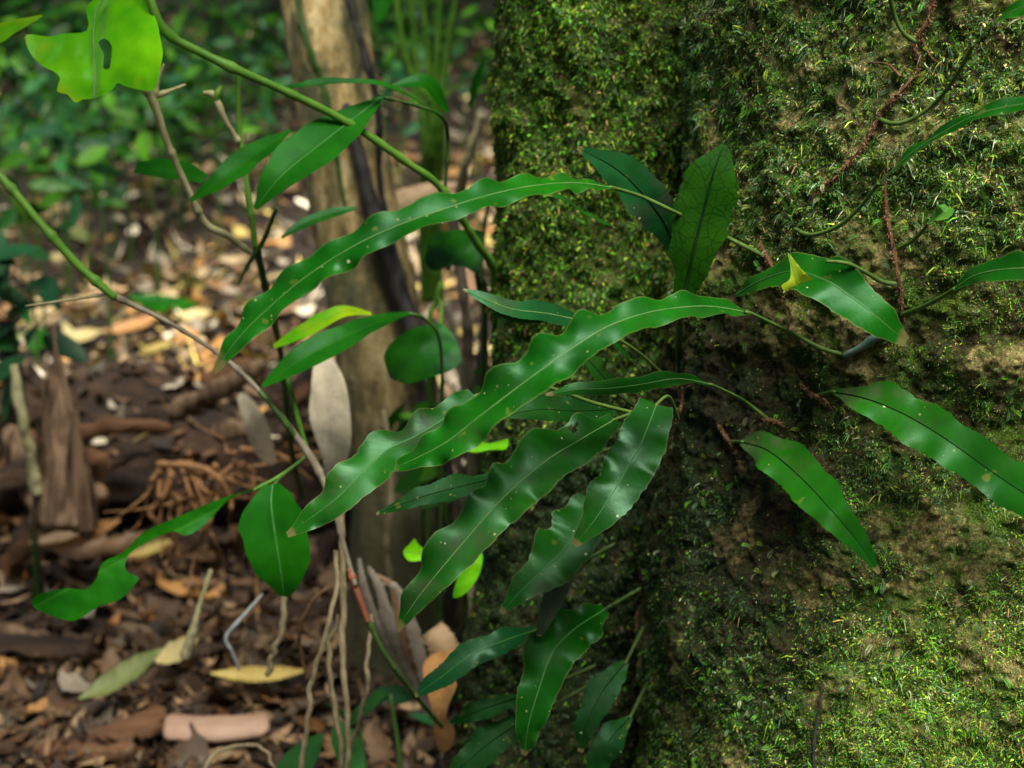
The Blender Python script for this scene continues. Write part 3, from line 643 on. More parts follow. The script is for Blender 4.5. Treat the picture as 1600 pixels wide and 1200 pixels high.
frond(f, [(1520, 72, -0.07), (1558, 32, -0.09), (1600, 10, -0.10), (1665, -10, -0.11)], [3, 13, 18, 20], "frond_bright", stalk=[(1372, 185, -.004), (1395, 193, -.012), (1425, 186, -.02), (1462, 160, -.03), (1492, 122, -.05)], waves=2, amp=0.35, stalk_r=3.4, guide=(-0.35, -0.5, 0.75))
frond(f, [(1370, 290, -0.05), (1420, 243, -0.06), (1470, 209, -0.07), (1530, 178, -0.08), (1600, 162, -0.085), (1690, 150, -0.09)], [3, 10, 13, 15, 17, 20], "frond_bright", stalk=[(1242, 358, -.002), (1268, 367, -.012), (1310, 353, -.022), (1345, 322, -.035)], waves=4, amp=0.35, stalk_r=3.2, guide=(-0.45, -0.5, 0.75))
s = [P3(p) for p in [(1432, 66, -.004), (1412, 52, -.012), (1398, 25, -.02), (1388, -15, -.03), (1380, -60, -.04)]]
tube("stalk", s, [0.0018, 0.0014], M["stalk"], f)
f = fern(1405, 440, "fern on the thin vertical brown rhizome with a lobed frond and a small curled frond")
pp = [P3(p) for p in [(1382, 265, -.001), (1385, 330, -.004), (1396, 390, -.005), (1405, 445, -.005), (1411, 505, 0.002)]]
rz = tube("rhizome", pp, [0.0012, 0.0016, 0.0016, 0.0018, 0.001], M["rhizome"], f, rough=0.5, n=70); scales(pp, 0.0021, 1500, 4, rz)
frond(f, [(1450, 350, -.03), (1462, 341, -.035), (1474, 332, -.035), (1482, 324, -.03)], [3, 10, 15, 9], "frond_pale", stalk=[(1404, 388, -.004), (1425, 377, -.015), (1442, 360, -.025)], waves=1, amp=0.3, fold=0.4, stalk_r=3, label="small pale curled young frond", rib=None)
frond(f, [(1148, 462, -.012), (1190, 438, -.03), (1240, 424, -.045), (1290, 438, -.05), (1332, 466, -.05), (1372, 497, -.045), (1416, 534, -.035)], [3, 15, 24, 34, 38, 32, 9], "frond_bright", stalk=None, waves=3.5, amp=0.25, rib="rib_green", guide=(-0.1, -0.9, 0.55), label="lobed bright green frond")
tube("stalk", [P3(p) for p in [(1404, 444, -.004), (1378, 440, -.015), (1350, 424, -.03), (1322, 411, -.047), (1290, 408, -.052)]], [0.002, 0.0013], M["stalk"], f)
frond(f, [(1490, 452, -.05), (1530, 428, -.06), (1600, 419, -.075), (1690, 425, -.09)], [3, 18, 24, 26], "frond", stalk=[(1408, 492, -.002), (1440, 480, -.015), (1470, 465, -.035)], waves=2, amp=0.2, stalk_r=3.6, guide=(-0.3, -0.7, 0.6))
f = fern(1290, 616, "single broad fern frond with grey sheen running off the right edge of the frame")
frond(f, [(1300, 612, -.02), (1350, 622, -.035), (1400, 641, -.045), (1450, 668, -.05), (1500, 701, -.055), (1550, 737, -.055), (1602, 772, -.055), (1660, 812, -.05)], [3, 20, 32, 38, 38, 40, 38, 28], "frond_vein", stalk=[(1278, 618, 0.002)], waves=5, amp=0.22, rib="rib_dark", rib_r=1.2, guide=(-0.1, -1, 0.45))
f = fern(1150, 690, "single tapering fern frond hanging on the dark bare bark below centre right")
frond(f, [(1158, 690, -.015), (1200, 704, -.035), (1250, 745, -.045), (1300, 798, -.045), (1340, 845, -.04), (1374, 896, -.03)], [4, 26, 34, 34, 20, 3], "frond_vein", stalk=[(1142, 690, 0.002)], waves=4, amp=0.2, rib="rib_dark", rib_r=1.2, guide=(-0.15, -1, 0.45))

def stub(parent, px, py, a, ln, seed, r=0.0015):
    dx, dy = ln * math.cos(R(a)), ln * math.sin(R(a))
    pp = [P3(p) for p in [(px - dx, py - dy, 0.002), (px - dx * 0.4, py - dy * 0.4 + 3, -.002), (px, py, -.003), (px + dx * 0.5, py + dy * 0.5 - 4, -.002), (px + dx, py + dy, 0.003)]]
    z_ = tube("rhizome", pp, [r * .6, r, r * 1.15, r, r * .5], M["rhizome"], parent, rough=0.7, n=50, seed=seed); scales(pp, r * 1.3, 700, seed, z_)
for o in [o for o in COL.objects if o.name.startswith("climbing_fern")]:
    tg_ = {"topmost": (1198, 402, 70), "upright": (1058, 600, 80), "single broad": (1275, 619, 40), "single tapering": (1140, 690, 60)}
    for kw, (a_, b_, c_) in tg_.items():
        if kw in o["label"]: stub(o, a_, b_, c_, 34, 40 + len(kw))
    if "central tuft" in o["label"]: stub(o, 1062, 645, 100, 60, 61); stub(o, 1205, 657, 30, 26, 62)
    if "lower tuft" in o["label"]: stub(o, 1000, 925, 95, 60, 63)

# ------------------------------------------------------------------ outline leaves
def inside(poly, x, y):
    c = np.zeros(np.shape(x), bool); n = len(poly)
    for i in range(n):
        x1, y1 = poly[i]; x2, y2 = poly[(i + 1) % n]
        if y1 == y2: continue
        k = ((y1 > y) != (y2 > y)) & (x < (x2 - x1) * (y - y1) / (y2 - y1) + x1); c ^= k
    return c
def smooth_poly(poly, k=3):
    P = np.array(poly, float); n = len(P); out = []
    for i in range(n):
        p0, p1, p2, p3 = P[i - 1], P[i], P[(i + 1) % n], P[(i + 2) % n]
        for t in np.arange(k) / k:
            out.append(0.5 * (2 * p1 + (p2 - p0) * t + (2 * p0 - 5 * p1 + 4 * p2 - p3) * t ** 2 + (3 * p1 - p0 - 3 * p2 + p3) * t ** 3))
    return np.array(out)
def outline_leaf(name, poly, depth, mat, parent, axis, tilt=(0, 0), bend=0.02, hole=None, step=6, seed=0, **k):
    """leaf with a free outline: flat outline bent in depth along its axis (two px points)"""
    op = smooth_poly(poly); pts = [tuple(p) for p in op]; edges = [(i, (i + 1) % len(op)) for i in range(len(op))]
    if hole is not None:
        hp = smooth_poly(hole, 2); n0 = len(pts); pts += [tuple(p) for p in hp]; edges += [(n0 + i, n0 + (i + 1) % len(hp)) for i in range(len(hp))]
    mn, mx = op.min(0), op.max(0)
    gx, gy = np.meshgrid(np.arange(mn[0], mx[0], step), np.arange(mn[1], mx[1], step))
    gx = gx + (np.arange(gx.shape[0]) % 2)[:, None] * step / 2
    ok = inside(op, gx, gy)
    if hole is not None: ok &= ~inside(hp, gx, gy)
    dm = np.min(np.linalg.norm(np.stack([gx, gy], -1)[:, :, None] - np.array(pts)[None, None], axis=-1), -1); ok &= dm > step * 0.45
    pts += [tuple(p) for p in np.stack([gx[ok], gy[ok]], -1)]
    res = delaunay_2d_cdt([Vector(p) for p in pts], edges, [], 0, 1e-4)
    V = np.array([tuple(v) for v in res[0]]); Fc = np.array([f for f in res[2]])
    cen = V[Fc].mean(1); ok = inside(op, cen[:, 0], cen[:, 1])
    if hole is not None: ok &= ~inside(hp, cen[:, 0], cen[:, 1])
    Fc = Fc[ok]
    a = np.array(axis[0], float); b = np.array(axis[1], float); L = np.linalg.norm(b - a); t = (b - a) / L; s = np.array([-t[1], t[0]])
    u = ((V - a) @ t) / L; w = ((V - a) @ s); W = np.abs(w[np.isfinite(w)]).max(); w = w / W
    dep = depth + tilt[0] * (u - 0.5) + tilt[1] * w + bend * (u - 0.5) ** 2 * 4 - 0.25 * W * depth / F * np.abs(w) + 0.004 * fbm(np.stack([V[:, 0] / 30, V[:, 1] / 30, V[:, 0] * 0 + seed], -1), 3, 7)
    v3 = CAM + dep[:, None] * (FW + (V[:, :1] - 800) / F * RT - (V[:, 1:] - 600) / F * UP)
    uv = np.stack([u, (w + 1) / 2], -1)
    n = np.cross(v3[Fc[:, 1]] - v3[Fc[:, 0]], v3[Fc[:, 2]] - v3[Fc[:, 0]])
    if ((n * (v3[Fc[:, 0]] - CAM)).sum(1)).mean() > 0: Fc = Fc[:, ::-1]
    return obj(name, v3, mat, parent, tris=Fc, uv=uv, **k)
def leafp(parent, pts, hw, mat, name="leaf", rib=None, label=None, **k):
    SEED[0] += 1
    p3 = [P3(p) for p in pts]
    k.setdefault("n", 60); k.setdefault("m", 11)
    v, q, uv, C, Nn, h = blade_geo(p3, hw, seed=SEED[0], **k)
    o = obj(name, v, M[mat], parent, quads=q, uv=uv, loc=p3[0] if parent is None else None)
    if label: o["label"] = label
    if rib:
        r = 1.6 * ((C - CAM) @ FW).mean() / F
        tv, tq, tt = tube_geo(C[:-2] + Nn[:-2] * r * 0.2, np.linspace(r, r * 0.3, len(C) - 2), 6); obj("midrib", tv, M[rib], o, quads=tq, tris=tt)
    return o
def rpx(r, d): return r * d / F
def stem(parent, pts, r, mat, name="stem", **k):
    d = np.mean([p[2] for p in pts])
    k.setdefault("rough", 0.22); k.setdefault("n", len(pts) * 14); k.setdefault("nodes", True)
    return tube(name, [P3(p) for p in pts], np.atleast_1d(np.array(r, float)) * d / F, M[mat], parent, seed=len(WL), **k)

yl = outline_leaf("fallen_leaf", [(1231, 394), (1252, 420), (1276, 444), (1262, 453), (1240, 449), (1228, 456), (1221, 446), (1234, 436), (1235, 415)], sdepth(1245, 425) - 0.066, M["yellowgreen"], None, ((1231, 394), (1248, 452)), bend=0.006, step=4, hole=[(1258, 445), (1265, 443), (1268, 447), (1260, 448)])
tag(yl, "small yellow triangular leaf scrap caught on the bright lobed frond", "fallen leaf")

# ------------------------------------------------------------------ saplings on the left
s1 = thing("sapling", ghit(760, 1100), "sapling with a slanting green branch and a chewed lime green leaf at the top left", "sapling", "saplings left of the mossy tree")
stem(s1, [(225, -60, 1.22), (240, 15, 1.22), (265, 55, 1.23), (310, 80, 1.24), (370, 109, 1.25), (440, 140, 1.27), (515, 176, 1.29), (570, 208, 1.31), (630, 250, 1.33), (690, 295, 1.36), (745, 380, 1.42), (775, 440, 1.48), (790, 620, 1.62), (775, 1180, 1.85)], [6, 6.5, 6, 6, 6, 6.5, 6.5, 5.5, 5, 5, 5, 6, 8, 9], "stem_green", name="branch")
y4 = [(680, -60), (560, 20), (540, 70), (545, 190), (400, 210), (300, 228), (165, 215), (170, 290), (210, 360), (270, 415), (340, 450), (375, 490), (355, 570), (420, 590), (470, 640), (520, 620), (590, 615), (700, 560), (735, 520), (800, 545), (900, 565), (970, 555), (1000, 430), (1018, 330), (1000, 230), (985, 150), (960, 80), (935, -60)]
h4 = [(615, 265), (655, 240), (700, 290), (690, 400), (680, 430), (645, 425), (650, 340), (630, 300)]
lf = outline_leaf("leaf", [(x / 4, y / 4) for x, y in y4], 1.23, M["lime"], s1, ((150, -10), (147, 155)), tilt=(-0.05, 0.0), bend=0.015, hole=[(x / 4, y / 4) for x, y in h4], label=None) if False else None
lf = outline_leaf("leaf", [(x / 4, y / 4) for x, y in y4], 1.22, M["lime"], s1, ((168, -15), (147, 158)), tilt=(-0.05, 0.02), bend=0.012, hole=[(x / 4, y / 4) for x, y in h4]); lf["label"] = "large lime green leaf with a hole and chewed edge"
stem(lf, [(172, -20, 1.233), (150, 20, 1.218), (146, 60, 1.208), (148, 110, 1.195), (147, 152, 1.185)], [2, 1.8, 1.4, 1, 0.5], "rib_pale", name="midrib")
leafp(s1, [(596, 152, 1.33), (560, 180, 1.31), (500, 226, 1.28), (440, 275, 1.26), (399, 326, 1.26)], [3, 26, 40, 36, 4], "shrub_leaf", fold=0.18, rib="rib_green", label="dark green pointed leaf")
leafp(s1, [(455, 203, 1.36), (400, 240, 1.33), (350, 278, 1.31), (298, 314, 1.31)], [3, 20, 22, 4], "shrub_leaf", fold=0.2)
leafp(s1, [(320, 280, 1.36), (270, 266, 1.37), (212, 262, 1.38)], [10, 20, 12], "shrub_leaf", fold=0.1)
leafp(s1, [(690, 180, 1.36), (640, 152, 1.33), (590, 133, 1.31), (530, 130, 1.30), (480, 135, 1.29), (440, 139, 1.29)], [2, 3, 9, 8, 12, 3], "shrub_leaf", fold=0.5, guide=(0, -0.45, 1))
leafp(s1, [(-40, 75, 1.3), (10, 50, 1.3), (40, 36, 1.3), (66, 24, 1.31)], [16, 20, 12, 2], "lime", fold=0.2)
leafp(s1, [(700, 175, 1.42), (665, 130, 1.40), (610, 135, 1.39)], [4, 16, 3], "shrub_leaf", fold=0.2)
stem(s1, [(598, 152, 1.33), (650, 165, 1.345), (690, 182, 1.37), (700, 220, 1.40), (695, 300, 1.42)], [2.5, 2.5, 3, 3, 3], "stem_dark", name="twig")

s2 = thing("sapling", ghit(690, 1130), "sapling with a green stem slanting down from the left edge and an oval hanging leaf", "sapling", "saplings left of the mossy tree")
stem(s2, [(-60, 220, 1.28), (0, 275, 1.28), (60, 345, 1.28), (120, 412, 1.29), (180, 466, 1.30)], [7, 7, 7, 7, 6], "stem_green", name="branch")
stem(s2, [(176, 462, 1.30), (260, 502, 1.32), (330, 545, 1.34), (385, 590, 1.35), (440, 652, 1.36), (490, 722, 1.37), (520, 790, 1.38), (545, 880, 1.39), (556, 915, 1.39)], [5, 3.5, 3.5, 4, 4.5, 6, 6, 4, 4.5], "stem_grey", name="branch")
stem(s2, [(545, 888, 1.39), (560, 930, 1.395), (575, 972, 1.40)], [5, 5.5, 4.5], "stem_red", name="branch")
stem(s2, [(574, 968, 1.40), (600, 1020, 1.42), (640, 1075, 1.46), (690, 1135, 1.55)], [4.5, 4, 4, 4], "stem_dark", name="branch")
stem(s2, [(165, 460, 1.3), (110, 468, 1.31), (40, 478, 1.33)], [2.5, 2, 1], "stem_tan", name="twig")
stem(s2, [(385, 588, 1.36), (430, 640, 1.35), (472, 695, 1.37)], [4, 4, 5], "stem_dark", name="twig")
stem(s2, [(448, 585, 1.36), (462, 640, 1.36), (478, 700, 1.37)], [4, 4, 4], "stem_green", name="twig")
leafp(s2, [(426, 757, 1.30), (424, 790, 1.29), (432, 850, 1.285), (440, 900, 1.29), (444, 932, 1.30)], [14, 46, 54, 40, 8], "shrub_leaf", fold=0.12, rib="rib_green", guide=(-0.2, -1, 0.35), label="broad oval hanging leaf")
stem(s2, [(426, 760, 1.30), (445, 740, 1.33), (476, 715, 1.365)], [2.5, 2.5, 3], "stem_dark", name="leaf_stalk")
rg = [(400, 763), (360, 774), (325, 787), (270, 811), (225, 831), (195, 861), (160, 879), (150, 905), (132, 921), (105, 919), (57, 930), (51, 947), (75, 960), (107, 970), (125, 966), (155, 947), (187, 937), (214, 910), (213, 900), (196, 890), (202, 866), (235, 845), (270, 830), (292, 837), (322, 818), (357, 781)]
lf = outline_leaf("leaf", rg, 1.30, M["shrub_leaf"], s2, ((400, 763), (60, 945)), tilt=(-0.05, 0.0), bend=0.03); lf["label"] = "long ragged half eaten leaf"
stem(s2, [(396, 766, 1.345), (440, 742, 1.35), (478, 714, 1.37)], [2.5, 3, 3], "stem_green", name="leaf_stalk")
leafp(s2, [(640, 489, 1.40), (600, 500, 1.38), (540, 526, 1.35), (470, 562, 1.33), (410, 604, 1.33)], [3, 14, 23, 22, 4], "shrub_leaf", fold=0.2, rib=None, label="narrow green leaf before the slender trunk")
leafp(s2, [(580, 490, 1.41), (535, 487, 1.39), (480, 514, 1.38), (428, 542, 1.38)], [3, 12, 14, 4], "lime", fold=0.1)
stem(s2, [(638, 490, 1.40), (668, 502, 1.42), (690, 560, 1.46), (688, 800, 1.6), (690, 1130, 1.8)], [2.5, 3, 3, 3, 4], "stem_dark", name="twig")

s3 = thing("sapling", ghit(470, 760), "sapling of thin pale forked stems behind the chewed lime leaf", "sapling", "saplings left of the mossy tree")
stem(s3, [(222, 128, 1.30), (240, 160, 1.31), (262, 225, 1.33), (300, 310, 1.36), (322, 350, 1.38), (355, 368, 1.39), (392, 395, 1.41)], [8, 6, 5, 5, 6, 6, 5], "stem_tan", name="stem")
stem(s3, [(240, 160, 1.31), (246, 128, 1.305), (256, 100, 1.30)], [5, 4, 2], "stem_tan", name="twig")
stem(s3, [(243, 150, 1.31), (265, 142, 1.31), (290, 132, 1.315)], [4, 3, 1.5], "stem_tan", name="twig")
stem(s3, [(372, 108, 1.38), (374, 200, 1.40), (386, 290, 1.41), (400, 388, 1.42)], [4, 4.5, 5, 5], "stem_green", name="stem")
stem(s3, [(318, 145, 1.37), (335, 150, 1.37), (350, 185, 1.38), (372, 222, 1.40)], [3, 6, 5, 4.5], "stem_tan", name="twig")
stem(s3, [(346, 135, 1.37), (338, 152, 1.37), (345, 175, 1.38)], [4, 5, 3], "stem_green", name="twig")
stem(s3, [(432, 325, 1.38), (412, 375, 1.41), (390, 410, 1.42), (372, 445, 1.42)], [3, 4, 4, 2], "stem_dark", name="twig")
stem(s3, [(400, 386, 1.42), (420, 470, 1.5), (440, 560, 1.6), (455, 700, 1.75), (470, 775, 2.0)], [5, 5, 5, 5, 6], "stem_dark", name="stem")
leafp(s3, [(555, 325, 1.45), (510, 336, 1.44), (470, 352, 1.43), (440, 372, 1.42)], [4, 10, 9, 3], "shrub_dark", fold=0.2)

s4 = thing("seedling", ghit(735, 1000), "seedling with two rounded dark green leaves beside the mossy trunk", "seedling")
stem(s4, [(690, 440, 1.62), (680, 475, 1.62), (672, 510, 1.62), (680, 700, 1.75), (735, 1000, 2.0)], [3.5, 4, 4, 4, 4], "stem_green")
lf = outline_leaf("leaf", [(668, 385), (678, 366), (700, 360), (750, 360), (756, 372), (754, 400), (744, 426), (725, 417), (700, 416), (678, 424), (664, 408)], 1.55, M["shrub_dark"], s4, ((690, 424), (755, 362)), bend=0.01); 
lf = outline_leaf("leaf", [(600, 556), (612, 535), (640, 515), (670, 507), (690, 506), (706, 520), (718, 545), (720, 565), (702, 580), (670, 590), (640, 599), (612, 592), (603, 572)], 1.5, M["shrub_dark"], s4, ((690, 508), (620, 595)), bend=0.01)
stem(s4, [(688, 508, 1.52), (690, 480, 1.56), (684, 462, 1.62)], [2.5, 2.5, 3], "stem_green", name="leaf_stalk")
stem(s4, [(745, 424, 1.55), (748, 450, 1.58), (758, 500, 1.62), (735, 1000, 2.0)], [4, 4, 4, 4], "stem_dark")
s5 = thing("seedling", ghit(700, 1020), "seedling with small bright lime leaves below the central fronds", "seedling")
lf = outline_leaf("leaf", [(630, 862), (640, 850), (648, 842), (655, 852), (672, 864), (672, 874), (655, 876), (638, 876)], 1.45, M["lime"], s5, ((630, 862), (672, 868)), bend=0.005, step=4)
lf = outline_leaf("leaf", [(726, 688), (738, 683), (760, 692), (778, 690), (794, 686), (790, 702), (765, 703), (745, 707), (730, 704)], 1.4, M["lime"], s5, ((726, 695), (794, 692)), bend=0.005, step=4)
lf = outline_leaf("leaf", [(720, 885), (752, 862), (750, 895), (730, 925), (708, 934), (714, 905)], 1.42, M["lime"], s5, ((752, 862), (708, 934)), bend=0.005, step=4)
stem(s5, [(760, 700, 1.41), (735, 780, 1.5), (745, 864, 1.44), (720, 940, 1.6), (700, 1020, 1.9)], [2, 2, 2, 2, 2], "stem_dark")
stem(s5, [(672, 870, 1.452), (705, 890, 1.5), (718, 935, 1.59)], [2, 2, 2], "stem_dark")

# ------------------------------------------------------------------ slender trunk and lianas
st_ = thing("slender_tree", ghit(650, 930), "slender pale tan tree trunk leaning left behind the saplings", "tree")
def bent_trunk(name, pts, rr, mat, parent, seed, n=160, sides=72):
    C = crom(pts, n); r = np.interp(np.linspace(0, 1, n), np.linspace(0, 1, len(rr)), rr)
    v, q, t = tube_geo(C, r, sides)
    k = n * sides; cc = np.repeat(C, sides, 0); d = v[:k] - cc
    f = 1 + 0.09 * fbm(v[:k] * np.array([18, 18, 6]), 4, seed) + 0.09 * fbm(v[:k] * np.array([5, 5, 2]), 3, seed + 2) + 0.015 * fbm(v[:k] * 70, 3, seed + 4)
    v[:k] = cc + d * f[:, None]
    return obj(name, v, mat, parent, quads=q, tris=t)
P0 = [(395, -900, 2.0), (450, -400, 2.0), (505, 0, 2.0), (530, 180, 2.02), (558, 350, 2.04), (590, 520, 2.06), (622, 700, 2.1), (640, 850, 2.14), (650, 980, 2.2), (655, 1100, 2.25)]
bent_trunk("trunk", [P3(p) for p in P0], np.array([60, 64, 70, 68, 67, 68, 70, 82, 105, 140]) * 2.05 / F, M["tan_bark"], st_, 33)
def bent_thing(name, pts, r, mat, label, cat, group=None, rough=0.35, sides=10, seed=0):
    if name == "aerial_root":
        r = [x * 0.75 for x in r]; gb = np.random.default_rng(seed); q = crom(pts, len(pts) * 3); q[1:-1, 0] += gb.normal(0, 1.5, len(q) - 2); pts = [tuple(x) for x in q]
    d = np.mean([p[2] if p[2] > 0.2 else 1.05 for p in pts]); t = thing(name, P3(pts[-1]), label, cat, group)
    tube("stem", [P3(p) for p in pts], np.array(r, float) * d / F, M[mat], t, rough=rough * (0.9 if name == 'aerial_root' else 1.8), n=len(pts) * 18, sides=sides, seed=seed)
    return t
bent_thing("liana", [(530, 130, 2.0), (540, 165, 1.97), (550, 200, 1.945), (572, 290, 1.94), (597, 380, 1.95), (625, 460, 1.96), (648, 520, 1.96), (668, 620, 1.98), (690, 760, 2.02), (705, 960, 2.1)], [5, 9, 14, 17, 18, 17, 17, 13, 12, 12], "liana", "thick black liana pressed against the slender tan trunk", "liana")
bent_thing("liana", [(520, -200, 1.90), (548, 0, 1.91), (562, 60, 1.91), (582, 130, 1.92), (592, 200, 1.93), (596, 300, 1.97), (640, 480, 1.99)], [6, 6, 7, 6, 5, 5, 4], "liana", "thin dark vine hanging along the right edge of the slender trunk", "liana", seed=2)
bent_thing("liana", [(440, -200, 1.88), (465, 0, 1.90), (478, 60, 1.90), (490, 100, 1.91), (505, 135, 1.92), (540, 330, 1.94)], [6, 6, 6, 6, 5, 3], "stem_dark", "thin green vine crossing the upper part of the slender trunk", "liana", seed=3)
GAP = []
bent_thing("dead_stick", [(705, 330, 1.75), (716, 400, 1.78), (726, 480, 1.8), (734, 600, 1.86), (740, 980, 2.05)], [7, 8, 9, 9, 10], "stem_grey", "upright brown dead stem close to the left side of the mossy trunk", "dead stem", seed=4)
bent_thing("dead_stick", [(752, 180, 1.9), (735, 235, 1.92), (722, 280, 1.95), (700, 420, 2.1)], [6, 7, 8, 7], "stem_tan", "short pale stick standing above the rounded seedling leaves", "dead stem", seed=5)
bent_thing("dead_stick", [(735, 880, 1.6), (740, 940, 1.62), (742, 990, 1.65), (735, 1110, 1.75)], [8, 9, 7, 7], "stem_tan", "short tan stick standing left of the lower fronds", "dead stem", seed=6)
GS = "dark stems crowding the gap between the two trunks"
for k, pts in enumerate(([(764, 300, 1.9), (752, 420, 1.9), (760, 560, 1.92), (752, 800, 2.0)], [(742, 380, 2.1), (756, 480, 2.1), (748, 640, 2.12), (765, 900, 2.2)], [(700, 480, 1.95), (722, 600, 1.97), (716, 720, 2.0), (738, 960, 2.1)],
                         [(690, 640, 1.85), (704, 760, 1.88), (694, 860, 1.9), (712, 1000, 1.95)], [(668, 590, 1.9), (676, 700, 1.92), (668, 850, 1.95), (690, 1010, 2.0)], [(775, 640, 1.75), (758, 720, 1.78), (764, 840, 1.8), (750, 1010, 1.9)], [(600, 640, 1.85), (612, 760, 1.86), (604, 860, 1.88), (625, 1000, 1.95)])):
    bent_thing("dead_stick", pts, [3 + k % 3, 5 + k % 2, 5, 6], ["stem_dark", "liana", "stem_grey", "liana", "stem_dark", "stem_grey", "root"][k], "thin dark stick standing in the gap between the slender trunk and the mossy trunk", "dead stem", GS, seed=30 + k)
for k, (px, py, d, r, n) in enumerate(((735, 620, 1.95, .03, 5), (690, 720, 1.95, .035, 6), (760, 760, 1.85, .03, 5), (715, 830, 1.9, .035, 6), (650, 640, 1.9, .025, 4))):
    c = CAM + d * ray(px, py); t = thing("seedling", ghit(px, 1050), "small shaded seedling with dark leaves in the gap between the two trunks", "seedling", "shaded seedlings between the two trunks"); GAP.append((t, c, r, n, k))
# clump of thin green stems
gs = thing("grass_clump", ghit(680, 420), "clump of thin upright green stems between the two trunks", "plant")
for k, (a, b, c) in enumerate([((612, -40), (640, 110), (688, 190)), ((655, -40), (668, 80), (672, 200)), ((690, -40), (682, 90), (676, 210)), ((720, -40), (698, 80), (684, 200)), ((640, -30), (650, 100), (664, 230))]):
    stem(gs, [(*a, 2.3), (*b, 2.35), (*c, 2.4), (c[0] - 5, 330, 2.5), (c[0], 470, 2.6)], [4, 5, 6, 6, 7], "stem_green", name="stem")
leafp(gs, [(758, 90, 2.1), (745, 130, 2.12), (733, 170, 2.15)], [3, 9, 3], "shrub_leaf", fold=0.3, name="leaf")
leafp(gs, [(600, -30, 2.1), (598, 0, 2.1), (590, 35, 2.1)], [14, 16, 4], "shrub_leaf", fold=0.2, name="leaf")
leafp(gs, [(775, 140, 2.1), (762, 160, 2.12), (752, 182, 2.15)], [2, 6, 2], "shrub_leaf", fold=0.3, name="leaf")

bent_thing("dead_twig", [(1286, 1062, -.002), (1281, 1100, -.004), (1273, 1150, -.003), (1271, 1215, -.002)], [1.0, 2.6, 3.0, 2.2], "liana", "thin black twig lying upright on the moss at the bottom of the big trunk", "twig", seed=21)
# ------------------------------------------------------------------ hanging roots and dry sheaths
GR = "aerial roots hanging at the bottom left of the mossy trunk"
bent_thing("aerial_root", [(525, 860, 1.40), (524, 920, 1.40), (510, 990, 1.40), (490, 1050, 1.41), (482, 1110, 1.42), (466, 1240, 1.45)], [5, 5.5, 5.5, 6, 6, 6], "root", "leftmost of the aerial roots, kinked and pale", "aerial root", GR, seed=11)
bent_thing("aerial_root", [(533, 800, 1.42), (534, 900, 1.42), (536, 1000, 1.42), (541, 1100, 1.43), (546, 1240, 1.46)], [7, 8, 7, 6, 6], "root", "straightest and longest aerial root, hanging beside the red stem", "aerial root", GR, seed=12)
bent_thing("aerial_root", [(528, 960, 1.43), (513, 1030, 1.43), (520, 1095, 1.44), (532, 1160, 1.45), (535, 1240, 1.47)], [4, 5.5, 6.5, 6, 5], "root", "zigzag aerial root between the two straighter roots", "aerial root", GR, seed=13)
bent_thing("aerial_root", [(580, 960, 1.46), (577, 1030, 1.46), (572, 1080, 1.47), (545, 1180, 1.52)], [4, 5, 5, 5], "root", "short aerial root right of the red stem", "aerial root", GR, seed=14)
bent_thing("aerial_root", [(447, 925, 1.5), (440, 985, 1.5), (425, 1025, 1.51), (417, 1055, 1.52)], [7, 7, 7, 6], "root", "stubby pale root below the oval hanging leaf", "aerial root", GR, seed=15)
bent_thing("aerial_root", [(520, 915, 1.55), (490, 935, 1.55), (472, 970, 1.56), (470, 1010, 1.58), (480, 1060, 1.6)], [4, 4.5, 5, 4, 4], "rhizome", "curved brown root behind the leftmost aerial root", "aerial root", GR, seed=16)
def dry(name, pts, hw, mat, label, cat="dead leaf", group=None, **k):
    k.setdefault("curl", 0.35); k.setdefault("jag", 0.12)
    o = leafp(None, pts, hw, mat, name=name, **k); return tag(o, label, cat, group)
sh = thing("dry_sheath", P3((672, 1120, 1.72)), "long grey dried leaf sheath frayed into strips, leaning under the mossy trunk", "dry leaf sheath")
for k, (x, w_, mt) in enumerate(((-16, 9, "dead_sheath"), (4, 12, "dead_sheath"), (22, 8, "dead_brown"), (36, 9, "dead_sheath"))):
    jx = [(k * 37 % 11) - 5, (k * 53 % 13) - 6, (k * 29 % 17) - 8]
    leafp(sh, [(572 + x * 0.7, 872 + k * 13, 1.62), (590 + x + jx[0], 920, 1.62), (612 + x + jx[1], 985, 1.64), (640 + x * 0.9 + jx[2], 1045 + k * 5, 1.68), (668 + x * 0.7, 1100 + (k * 31 % 40), 1.72)], [3, w_, w_ * 1.2, w_, 3], mt, name="strip", guide=(-0.5 + 0.25 * k, -1, 0.3), curl=0.15, jag=0.2)
oz = [(1050, 545), (1130, 480), (1310, 448), (1235, 530), (1215, 590), (1255, 680), (1205, 800), (1190, 900), (1240, 955), (1232, 1050), (1172, 1105), (1130, 1060), (1108, 900), (1078, 760), (1048, 640)]
lf = outline_leaf("fallen_leaf", [(400 + x / 4, 900 + y / 4) for x, y in oz], 1.56, M["dead_orange"], None, ((690, 1020), (698, 1175)), tilt=(0.04, 0.03), bend=0.03); tag(lf, "curled orange dead leaf standing behind the lower fronds", "dead leaf")
dry("bark_piece", [(672, 985, 1.68), (690, 1010, 1.68), (698, 1060, 1.69)], [20, 26, 18], "dead_pinkish", "pinkish grey bark flake behind the curled orange bark", "bark", guide=(-0.2, -1, 0.3))
lf = outline_leaf("fallen_leaf", [(492, 566), (515, 556), (540, 600), (549, 680), (538, 728), (511, 775), (505, 720), (484, 655), (486, 610)], 1.62, M["dead_pale"], None, ((505, 556), (515, 775)), bend=0.05, tilt=(0.03, 0.02)); tag(lf, "long cream dead leaf hanging upright against the slender trunk foot", "dead leaf")
